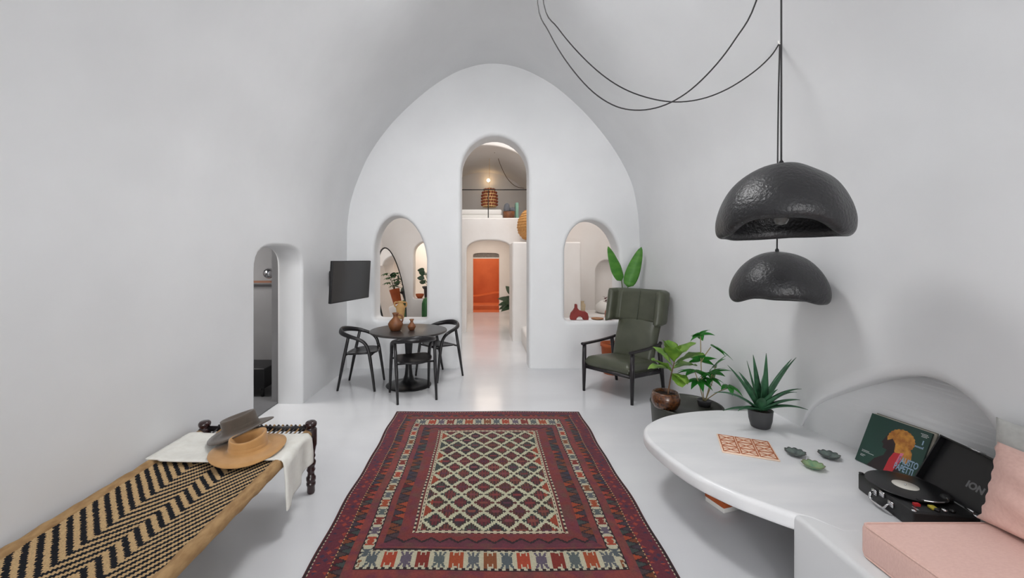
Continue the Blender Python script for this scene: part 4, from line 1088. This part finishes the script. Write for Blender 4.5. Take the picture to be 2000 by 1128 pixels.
# record sleeves leaning in the niche
RS0 = Vector((2.292, 2.53, TZ)); along = Vector((.16, -.987, 0)).normalized(); nrm = Vector((along.y, -along.x, 0))   # towards the viewer
if nrm.x > 0: nrm = -nrm
lean = math.radians(25)
upv = (Vector((0, 0, 1)) * math.cos(lean) - nrm * math.sin(lean)); out = (nrm * math.cos(lean) + Vector((0, 0, 1)) * math.sin(lean))
def frame(o): return Matrix(((along.x, upv.x, out.x, o.x), (along.y, upv.y, out.y, o.y), (along.z, upv.z, out.z, o.z), (0, 0, 0, 1)))
SL = .305
labs = ['record sleeve with figure in profile and red print, at the front of the stack', 'pale record sleeve directly behind the green front sleeve', 'grey record sleeve in the middle of the stack', 'pale worn record sleeve fourth from the front', 'record sleeve in dark grey second from the back', 'record sleeve at the back of the stack by the niche wall']
for k in range(6):
    off = -nrm * (.0125 * k / math.cos(lean)) + along * (.006 * k * (1 if k % 2 else .4)) + upv * (.003 * (k % 3))
    o_ = RS0 + off; o_.z = TZ + .002 + .0115 * k * .0
    # keep each bottom edge on the table
    t = thing('record_sleeve', labs[k], 'record sleeve', o_ , 0, 'record sleeves leaning in the niche')
    F_ = frame(Vector((0, 0, 0)))
    b = MB(); b.box((0, 0, -.0048), (SL, SL, .0048)).xf(F_); b.build('sleeve', [M['cover_green'], M['sleeve_paper'], M['sleeve_grey'], M['sleeve_paper'], M['sleeve_grey'], M['sleeve_paper']][k], t)
    if k == 0:
        def flat(name, pts, m, d):
            MB().prism(pts, .0046, .0046 + d, lambda a, c, z: F_ @ Vector((a * SL, c * SL, z))).build(name, m, t)
        flat('print_figure', [(.10, 0), (.62, 0), (.60, .18), (.56, .34), (.52, .46), (.47, .52), (.42, .5), (.39, .52), (.36, .60), (.38, .72), (.44, .80), (.36, .36), (.28, .24)][:0] or
             [(.22, .0), (.80, .0), (.72, .16), (.62, .30), (.58, .42), (.64, .55), (.62, .74), (.48, .80), (.38, .74), (.35, .62), (.32, .53), (.36, .50), (.36, .43), (.44, .42), (.42, .30), (.30, .18)], M['cover_dark'], .0004)
        hair = []
        for q in range(26):
            a = -0.55 + (PI + .6) * q / 25
            hair.append((.60 + .21 * math.cos(a) * (1 + .06 * (q % 2)), .68 + .20 * math.sin(a) * (1 + .06 * (q % 2))))
        hair += [(.40, .60), (.47, .66), (.54, .58), (.56, .44), (.66, .36), (.78, .30), (.84, .40), (.82, .52)]
        flat('print_hair', hair, M['cover_hair'], .0006)
        flat('print_collar', [(.50, .02), (.62, .02), (.70, .30), (.70, .46), (.56, .42), (.52, .28)], M['cover_red'], .0007)
        flat('print_stripe', [(.635, .26), (.675, .27), (.71, .47), (.66, .46)], M['cover_pink'], .0009)
        T_ = lambda a, c: F_ @ Matrix.Translation((a * SL, c * SL, .0052))
        text_mesh('FAUSTO', .050, 'print_title', M['print_blue'], t, T_(.66, .285) @ Matrix.Diagonal((.50, 1, 1, 1)), bold=.0014, depth=.0003)
        text_mesh('PAPETTI', .050, 'print_title', M['print_blue'], t, T_(.63, .15) @ Matrix.Diagonal((.50, 1, 1, 1)), bold=.0014, depth=.0003)
        text_mesh('I', .034, 'print_small', M['print_blue'], t, T_(.90, .74), bold=.001, depth=.0003)
        text_mesh('MAGNIFICI', .022, 'print_small', M['print_blue'], t, T_(.72, .66), bold=.0012, depth=.0003) if False else None
        for (a, c, wd) in [(.73, .665, .23), (.93, .70, .04), (.84, .93, .13), (.86, .905, .11), (.86, .88, .10), (.06, .24, .14), (.06, .215, .22), (.06, .15, .10), (.06, .125, .08), (.82, .045, .07)]:
            hgt = .030 if wd == .23 else .010
            for q in range(int(wd / .022)):
                flat('print_line', [(a + q * .022, c), (a + q * .022 + .017, c), (a + q * .022 + .017, c + hgt), (a + q * .022, c + hgt)], M['print_blue'] if wd in (.23, .04) else M['print_white'], .0005)
# record player
RP = Vector((2.112, 2.015, TZ)); ra = math.radians(-10)
rp = thing('record_player', 'black suitcase record player with open lid on the white bench', 'record player', RP, ra)
b = MB(); b.rbox((-.13, -.175, 0), (.13, .175, .088), .008, 2); b.build('case', M['plastic_black'], rp)
b = MB(); b.rbox((-.122, -.167, .086), (.122, .167, .0895), .001, 1); b.build('deck', M['plastic_black'], rp)
b = MB(); b.lathe([(0, .0895), (.118, .0895), (.118, .1005), (0, .1005)], 48, (-.01, .035, 0)); b.build('platter', M['vinyl'], rp)
b = MB(); b.lathe([(0, .1035), (.05, .1035), (.145, .1035), (.150, .1045), (.150, .106), (.145, .107), (.0505, .107), (0, .107)], 72, (-.01, .035, 0)); rec = b.build('record', M['vinyl'], rp)
b = MB(); b.lathe([(.0035, .107), (.0495, .107), (.0495, .1078), (.0035, .1078)], 40, (-.01, .035, 0)); b.build('record_label', M['label'], rec)
b = MB(); b.lathe([(0, .107), (.0035, .107), (.003, .114), (0, .115)], 10, (-.01, .035, 0)); b.build('spindle', M['chrome'], rp)
b = MB(); b.sweep(smooth_path([(.088, -.060, .112), (.06, -.105, .114), (.01, -.120, .113), (-.045, -.105, .110)], 5), .0035, seg=8); b.build('tone_arm', M['chrome'], rp)
b = MB(); b.lathe([(0, .0895), (.024, .0895), (.022, .112), (.014, .118), (0, .118)], 20, (.094, -.055, 0)); b.build('arm_base', M['plastic_black'], rp)
b = MB(); b.box((-.062, -.112, .104), (-.040, -.098, .113)); b.build('cartridge', M['plastic_black'], rp)
b = MB(); b.box((-.088, -.128, .0895), (-.066, -.112, .101)); b.build('stylus_guard', M['red_plastic'], rp)
b = MB(); b.rbox((-.038, -.150, .0895), (-.012, -.122, .102), .004, 2); b.build('adapter', M['yellow_plastic'], rp)
for k, x in enumerate((.02, .05, .08)):
    b = MB(); b.lathe([(0, .0895), (.011, .0895), (.010, .101), (0, .102)], 14, (x - .04, -.150 if k else -.152, 0)); b.build('knob', M['chrome'] if k == 1 else M['plastic_black'], rp)
b = MB(); b.box((-.105, -.160, .0893), (-.095, -.132, .0905)); b.build('switch_plate', M['chrome'], rp)
# handle on the front side
b = MB(); b.sweep(smooth_path([(-.131, .050, .050), (-.150, .052, .044), (-.158, .035, .022), (-.158, -.035, .022), (-.150, -.052, .044), (-.131, -.050, .050)], 5), .007, .005, seg=8, up=(1, 0, 0)); b.build('handle', M['chrome'], rp)
for y in (.052, -.052): b = MB(); b.rbox((-.138, y - .016, .038), (-.128, y + .016, .066), .003, 1); b.build('handle_mount', M['chrome'], rp)
b = MB(); b.rbox((-.140, -.014, .056), (-.128, .014, .086), .003, 1); b.build('latch', M['chrome'], rp)
for x in (-.12, .12):
    for y in (-.165, .165): b = MB(); b.lathe([(0, .088), (.010, .088), (.010, .093), (0, .094)], 10, (x, y, 0)); b.build('corner_cap', M['chrome'] if y < 0 else M['plastic_black'], rp)
la = math.radians(27)
LM = Matrix.Translation((.130, 0, .090)) @ Matrix.Rotation(la, 4, 'Y')
b = MB(); b.box((.030, -.172, .0), (.036, .172, .255)); b.box((0, -.175, 0), (.036, -.168, .26)); b.box((0, .168, 0), (.036, .175, .26)); b.box((0, -.175, .253), (.036, .175, .26)); b.box((0, -.175, 0), (.036, .175, .007)); b.xf(LM)
lid = b.build('lid', M['plastic_black'], rp)
tm = LM @ Matrix(((0, 0, -1, .0297), (-1, 0, 0, -.020), (0, 1, 0, .088), (0, 0, 0, 1)))
text_mesh('ION', .044, 'logo', M['logo_grey'], lid, tm, bold=.002, depth=.0004)
b = MB(); b.rbox((-.004, -.03, .256), (.03, .03, .266), .003, 1).xf(LM); b.build('lid_latch', M['chrome'], lid)
for y in (-.12, .12): b = MB(); b.tube((.133, y - .02, .090), (.133, y + .02, .090), .006); b.build('hinge', M['chrome'], rp)

# ------------------------------------------------------------------ window sills
SR = zy(627) + .002
sc_ = thing('arch_vase', 'dark red arch-shaped ceramic vase on the right window sill', 'vase', ((1131 - VX) / FPX * 6.32, 6.32, SR))
outl_ = [(-.145, 0), (-.15, .05), (-.135, .11), (-.10, .15), (-.075, .19), (-.07, .255), (-.035, .255), (-.03, .19), (0, .155), (.05, .14), (.10, .135), (.135, .105), (.15, .05), (.148, 0), (.062, 0), (.05, .035), (.015, .055), (-.02, .05), (-.045, .025), (-.05, 0)]
b = MB(); b.prism([(x * .95, z * .95) for x, z in outl_], -.035, .035, lambda a, z, d: Vector((a, d, z)), smooth=False)
o = b.build('vase_body', M['clay_red'], sc_)
md = o.modifiers.new('bevel', 'BEVEL'); md.width = .012; md.segments = 3; md.limit_method = 'ANGLE'; md.angle_limit = 1.0
wt = thing('wooden_tray', 'flat brown wooden tray on the right window sill', 'tray', (1.755, 6.36, SR))
MB().lathe([(0, 0), (.07, 0), (.093, .010), (.097, .020), (.091, .020), (.07, .010), (0, .010)], 32).build('tray_body', M['wood'], wt)
fv = thing('flower_vase', 'terracotta vase with a dried dark red flower behind the armchair headrest', 'vase', (1.92, 6.33, SR))
MB().lathe([(0, 0), (.045, 0), (.06, .05), (.055, .12), (.03, .18), (.032, .20), (.026, .20), (0, .16)], 24).build('body', M['terracotta'], fv)
MB().sweep(smooth_path([(0, 0, .18), (-.02, 0, .25), (-.05, 0, .30)], 4), .003, seg=6, up=(0, 1, 0)).build('stem', M['flower'], fv)
for k in range(10):
    a = k * 2.4; z = .26 + .009 * k
    add_leaf(fv, M['flower'], (-.045, 0, z), (math.cos(a), math.sin(a), .5), .05, .032, droop=.3, n=5, k=2)

# ------------------------------------------------------------------ second room
# leaning mirror
mr = thing('standing_mirror', 'tall leaning egg-shaped mirror with thin black frame in the next room', 'mirror', (-1.68, 8.05, 0))
ln = Vector((-.15, .0, .985)); hh = Vector((.42, .907, 0)).normalized(); hh = (hh - ln * hh.dot(ln)).normalized(); nn_ = hh.cross(ln).normalized()
if nn_.x < 0: nn_ = -nn_
ell = []
for k in range(48):
    a = 2 * PI * k / 48; c, s_ = math.cos(a), math.sin(a)
    wv_ = .40 * (1 - .16 * s_)
    ell.append((wv_ * c + .02 * math.sin(2 * a), .96 + .93 * s_))
def mp_(a, c, d): return hh * a + ln * c + nn_ * d
b = MB(); b.prism(ell, .0, .012, mp_); b.build('glass', M['mirror'], mr)
b = MB(); b.sweep([mp_(a, c, .006) for a, c in ell], .016, seg=8, loop=True, transport=False, up=tuple(nn_)); b.build('frame', M['black_metal'], mr)
b = MB(); b.prism(offset(ell, -.01), -.012, -.002, mp_); b.build('backing', M['black_metal'], mr)
# plants in the side opening
sp1 = thing('rubber_plant', 'leafy plant in a dark pot in the side opening of the next room', 'plant', (-1.27, 9.37, .752))
pot_lathe('pot', [(0, 0), (.09, 0), (.10, .02), (.115, .20), (.15, .24), (.15, .27), (.135, .27), (.11, .22), (0, .20)], M['pot_dark'], sp1)
for k in range(12):
    a = k * 2.4; el = .25 + .07 * k; r_ = .10 + .02 * (k % 4); zt = .30 + .035 * k
    q = (math.cos(a) * r_, math.sin(a) * r_, zt)
    MB().sweep([(0, 0, .2), (q[0] * .5, q[1] * .5, zt * .85), q], .005, seg=6, up=(0, 1, 0)).build('stem', M['stem'], sp1)
    add_leaf(sp1, M['leaf_dark'], q, (math.cos(a), math.sin(a) * .5, .35), .17, .13, droop=.5, n=7, k=2, fold=.1, up=(.3, -1, .4))
sp2 = thing('monstera_plant', 'monstera in a tall orange pot, seen in the leaning mirror', 'plant', (-.80, 8.66, .80))
pot_lathe('pot', [(0, 0), (.08, 0), (.09, .02), (.115, .34), (.12, .35), (.105, .35), (0, .33)], M['terracotta'], sp2)
for k in range(8):
    a = k * 2.4 + .5; zt = .45 + .04 * k
    q = (math.cos(a) * .12, math.sin(a) * .10, zt)
    MB().sweep([(0, 0, .33), (q[0] * .4, q[1] * .4, zt * .85), q], .005, seg=6, up=(0, 1, 0)).build('stem', M['stem'], sp2)
    palmate(sp2, M['leaf_mon'], q, (math.cos(a), math.sin(a), .1), .16, 7, 3.6, wr=.42, droop=.6)
sp3 = copy_tree(sp1); sp3.location = (-.86, 8.92, .80); sp3['label'] = 'leafy plant in a dark pot seen reflected in the leaning mirror'
wb = thing('wooden_bowl', 'small orange wooden bowl in the side opening of the next room', 'bowl', (-1.47, 9.33, .752))
MB().lathe([(0, 0), (.05, 0), (.09, .06), (.095, .10), (.088, .10), (.08, .06), (0, .02)], 28).build('bowl_body', M['terracotta'], wb)
def cactus(label, loc, r, h, ribs=10):
    t = thing('potted_cactus', label, 'cactus', loc)
    pot_lathe('pot', [(0, 0), (r * 1.0, 0), (r * 1.3, .22), (r * 1.35, .24), (r * 1.2, .24), (0, .22)], M['clay_beige'], t)
    fn = lambda p, a, rr_, z: Vector((p.x * (1 + .07 * math.cos(ribs * a)), p.y * (1 + .07 * math.cos(ribs * a)), p.z))
    MB().lathe([(r * .8, .22), (r * .95, .22 + h * .2), (r, .22 + h * .5), (r * .95, .22 + h * .8), (r * .7, .22 + h * .94), (r * .35, .22 + h * .99), (.001, .22 + h)], 80, fn=fn).build('cactus_body', M['cactus'], t)
    return t
cactus('green column cactus standing on the floor of the next room', (-1.20, 8.6, 0), .11, .62)
cactus('round green cactus reflected in the leaning mirror', (-.90, 8.28, 0), .13, .30)
# wicker lamp on the block
wk = thing('wicker_ball', 'large round wicker lampshade on the ledge of the next room', 'lampshade', (1.24, 8.62, 2.003))
RW = .55
MB().lathe([(.001, .02), (.2, .0), (.42, .06), (.52, .18), (.55, .32), (.53, .46), (.44, .62), (.28, .73), (.12, .77), (.001, .78)], 40).build('shade_core', M['wicker'], wk)
for k in range(14):
    t_ = (k + .5) / 14; z = .78 * t_
    r_ = float(np.interp(z, [0, .06, .18, .32, .46, .62, .73, .78], [.22, .42, .52, .55, .53, .44, .28, .05]))
    MB().sweep([(r_ * 1.003 * math.cos(2 * PI * q / 36), r_ * 1.003 * math.sin(2 * PI * q / 36), z) for q in range(36)], .010, seg=5, loop=True, transport=False).build('cane_ring', M['wicker'], wk)
# bench things seen through the right window
jug('beige_vase', 'small beige clay vase on the white bench in the next room', (2.06, 8.62, .50), .26, M['clay_beige'], JP3)
wc = thing('white_bolster', 'rounded white floor cushion on the bench in the next room', 'cushion', (2.72, 8.72, .50))
MB().lathe([(.001, .0), (.30, .0), (.36, .06), (.34, .16), (.24, .25), (.10, .29), (.001, .30)], 36).build('cushion_body', M['white_satin'], wc)
# hall plant
hp = thing('hall_plant', 'dark green potted plant in the far hall by the orange doorway', 'plant', (.90, 11.4, 0))
pot_lathe('pot', [(0, 0), (.10, 0), (.13, .26), (.135, .28), (.115, .28), (0, .25)], M['pot_dark'], hp)
for (az, el, L, zt, W) in [(2.7, 1.0, .36, .62, .18), (3.1, .45, .46, .45, .15), (3.4, .15, .46, .42, .15), (3.9, .3, .42, .42, .15), (3.0, -.05, .44, .36, .14), (3.6, -.1, .44, .36, .14), (5.0, .2, .28, .40, .12), (2.6, .5, .3, .50, .12), (5.6, .4, .22, .44, .11), (3.8, .6, .28, .5, .12)]:
    q = (math.cos(az) * .09, math.sin(az) * .09, zt)
    MB().sweep([(0, 0, .25), (q[0] * .5, q[1] * .5, zt * .8), q], .006, seg=6, up=(0, 1, 0)).build('stem', M['stem'], hp)
    add_leaf(hp, M['leaf_dark'], q, (math.cos(az) * math.cos(el), math.sin(az) * math.cos(el), math.sin(el)), L, W * 1.15, droop=.6, n=8, k=2, up=(0, -1, .5))
# mezzanine: railing, pendant, bed, basket
rl = thing('mezzanine_railing', 'thin black railing along the mezzanine edge', 'railing', (0, Y3 + .12, ZM))
b = MB(); b.tube((-1.50, 0, .65), (1.50, 0, .65), .011, seg=8); b.build('top_rail', M['black_metal'], rl)
for x in (-1.2, .09, 1.3): b = MB(); b.tube((x, 0, 0), (x, 0, .65), .010, seg=8); b.build('post', M['black_metal'], rl)
mp2 = pt(956, 385, 10.2)
pl = thing('beaded_pendant', 'rust brown beaded pendant shade above the mezzanine', 'lamp', (mp2.x, mp2.y, mp2.z - .24))
prf = [(.185, 0), (.19, .12), (.188, .26), (.165, .37), (.11, .45), (.05, .475)]
MB().lathe([(r - .012, z) for r, z in prf], 28).build('shade_core', M['shade_pale'], pl)
bead = MB().lathe([(.001, -.028), (.022, -.020), (.030, 0), (.022, .020), (.001, .028)], 8).build('bead', M['shade_rust'], pl); first = True
for rI in range(6):
    z = .05 + rI * .075; r_ = float(np.interp(z, [p[1] for p in prf], [p[0] for p in prf])); nb = max(6, int(2 * PI * r_ / .066))
    for q in range(nb):
        o = bead if first else bead.copy()
        if not first: C.objects.link(o); o.parent = pl
        first = False
        a = 2 * PI * (q + .5 * (rI % 2)) / nb; o.location = (r_ * math.cos(a), r_ * math.sin(a), z)
bt = pt(967, 262, 9.6)
MB().sweep([Vector(p) - Vector(pl.location) for p in smooth_path([Vector((mp2.x, mp2.y, mp2.z + .23)), Vector((mp2.x, mp2.y, 4.15))], 2)], .004, seg=5, up=(0, 1, 0)).build('cable', M['shade_pale'], pl)
wl_ = pt(954, 352, 11.95)
gl = thing('wall_bulb', 'small glowing bulb on the mezzanine back wall', 'lamp', wl_)
MB().lathe([(.001, -.05), (.035, -.035), (.05, 0), (.035, .035), (.001, .05)], 16).build('bulb', M['bulb_lit'], gl)
MB().tube((0, .03, 0), (0, .17, 0), .025, seg=12).build('socket', M['white_satin'], gl)
sw = [pt(966, 266, 9.75), pt(969, 290, 10.0), pt(974, 312, 10.3), pt(981, 330, 10.6), pt(990, 347, 10.9), pt(1002, 360, 11.3), pt(1014, 366, 11.7), pt(1030, 367, 12.05)]
sw[0].z = 4.17
lo_ = thing('swag_cable', 'thin lamp cable swagged across the mezzanine vault', 'cable', sw[3])
MB().sweep([p - sw[3] for p in smooth_path(sw, 5)], .0075, seg=6, up=(0, 1, 0)).build('cable', M['stem_brown'], lo_)
bedm = thing('mezzanine_bed', 'white low bed on the mezzanine', 'bed', (-.39, 10.6, ZM))
MB().rbox((-1.0, -.9, 0), (.83, .9, .12), .03, 3).build('bed_base', M['white_satin'], bedm)
MB().rbox((-.98, -.88, .115), (.81, .88, .255), .05, 4).build('mattress', M['white_satin'], bedm)
bs = pt(994, 425, 9.75)
bk2 = thing('storage_basket', 'brown basket with blue-grey cloths on the mezzanine', 'basket', (bs.x, bs.y, ZM))
MB().lathe([(0, 0), (.12, 0), (.135, .12), (.14, .20), (.125, .20), (0, .16)], 28).build('basket_body', M['clay_brown'], bk2)
MB().lathe([(.001, .17), (.07, .18), (.08, .25), (.06, .36), (.03, .40), (.001, .405)], 18, (-.05, 0, 0)).build('cloth_roll', M['cushion_bluegrey'], bk2)
MB().lathe([(.001, .16), (.06, .18), (.08, .24), (.06, .29), (.001, .31)], 18, (.08, 0, 0)).build('cloth_roll', M['cushion_bluegrey'], bk2)
ts = pt(1009, 425, 10.0)
tl = thing('teal_board', 'pale teal board standing beside the basket on the mezzanine', 'board', (ts.x, ts.y, ZM))
MB().rbox((-.035, -.16, 0), (.035, .16, .43), .008, 2).build('board_body', M['teal'], tl)

# ------------------------------------------------------------------ bathroom
bb = thing('bath_stool', 'black low bench in the dark bathroom doorway', 'stool', (-2.86, 5.06, .012))
b = MB(); b.rbox((-.40, -.22, .10), (.26, .22, .34), .012, 2); b.build('bench_body', M['plastic_black'], bb)
for x in (-.36, .22):
    for y in (-.18, .18): b = MB(); b.tube((x, y, 0), (x, y, .11), .018, seg=8); b.build('foot', M['plastic_black'], bb)
tr_ = thing('towel_rail', 'copper brown rail across the bathroom back wall', 'rail', (-3.0, 5.44, 1.345))
b = MB(); b.box((-.9, -.014, -.014), (.58, .014, .014)); b.build('rail_bar', M['copper'], tr_)
for x in (-.7, .5): b = MB(); b.tube((x, 0, 0), (x, .07, 0), .012, seg=8); b.build('bracket', M['copper'], tr_)
ch = thing('chrome_lamp', 'round chrome wall lamp in the bathroom', 'lamp', (-2.83, 5.42, 1.46))
MB().lathe([(.001, 0), (.05, .01), (.07, .05), (.05, .095), (.001, .105)], 24).xf(Matrix.Rotation(PI / 2, 4, 'X')).build('lamp_body', M['chrome'], ch)
MB().tube((0, -.0, 0), (0, .085, 0), .03, seg=12).build('wall_mount', M['chrome'], ch)
# socket plate on the end wall jamb side of the block
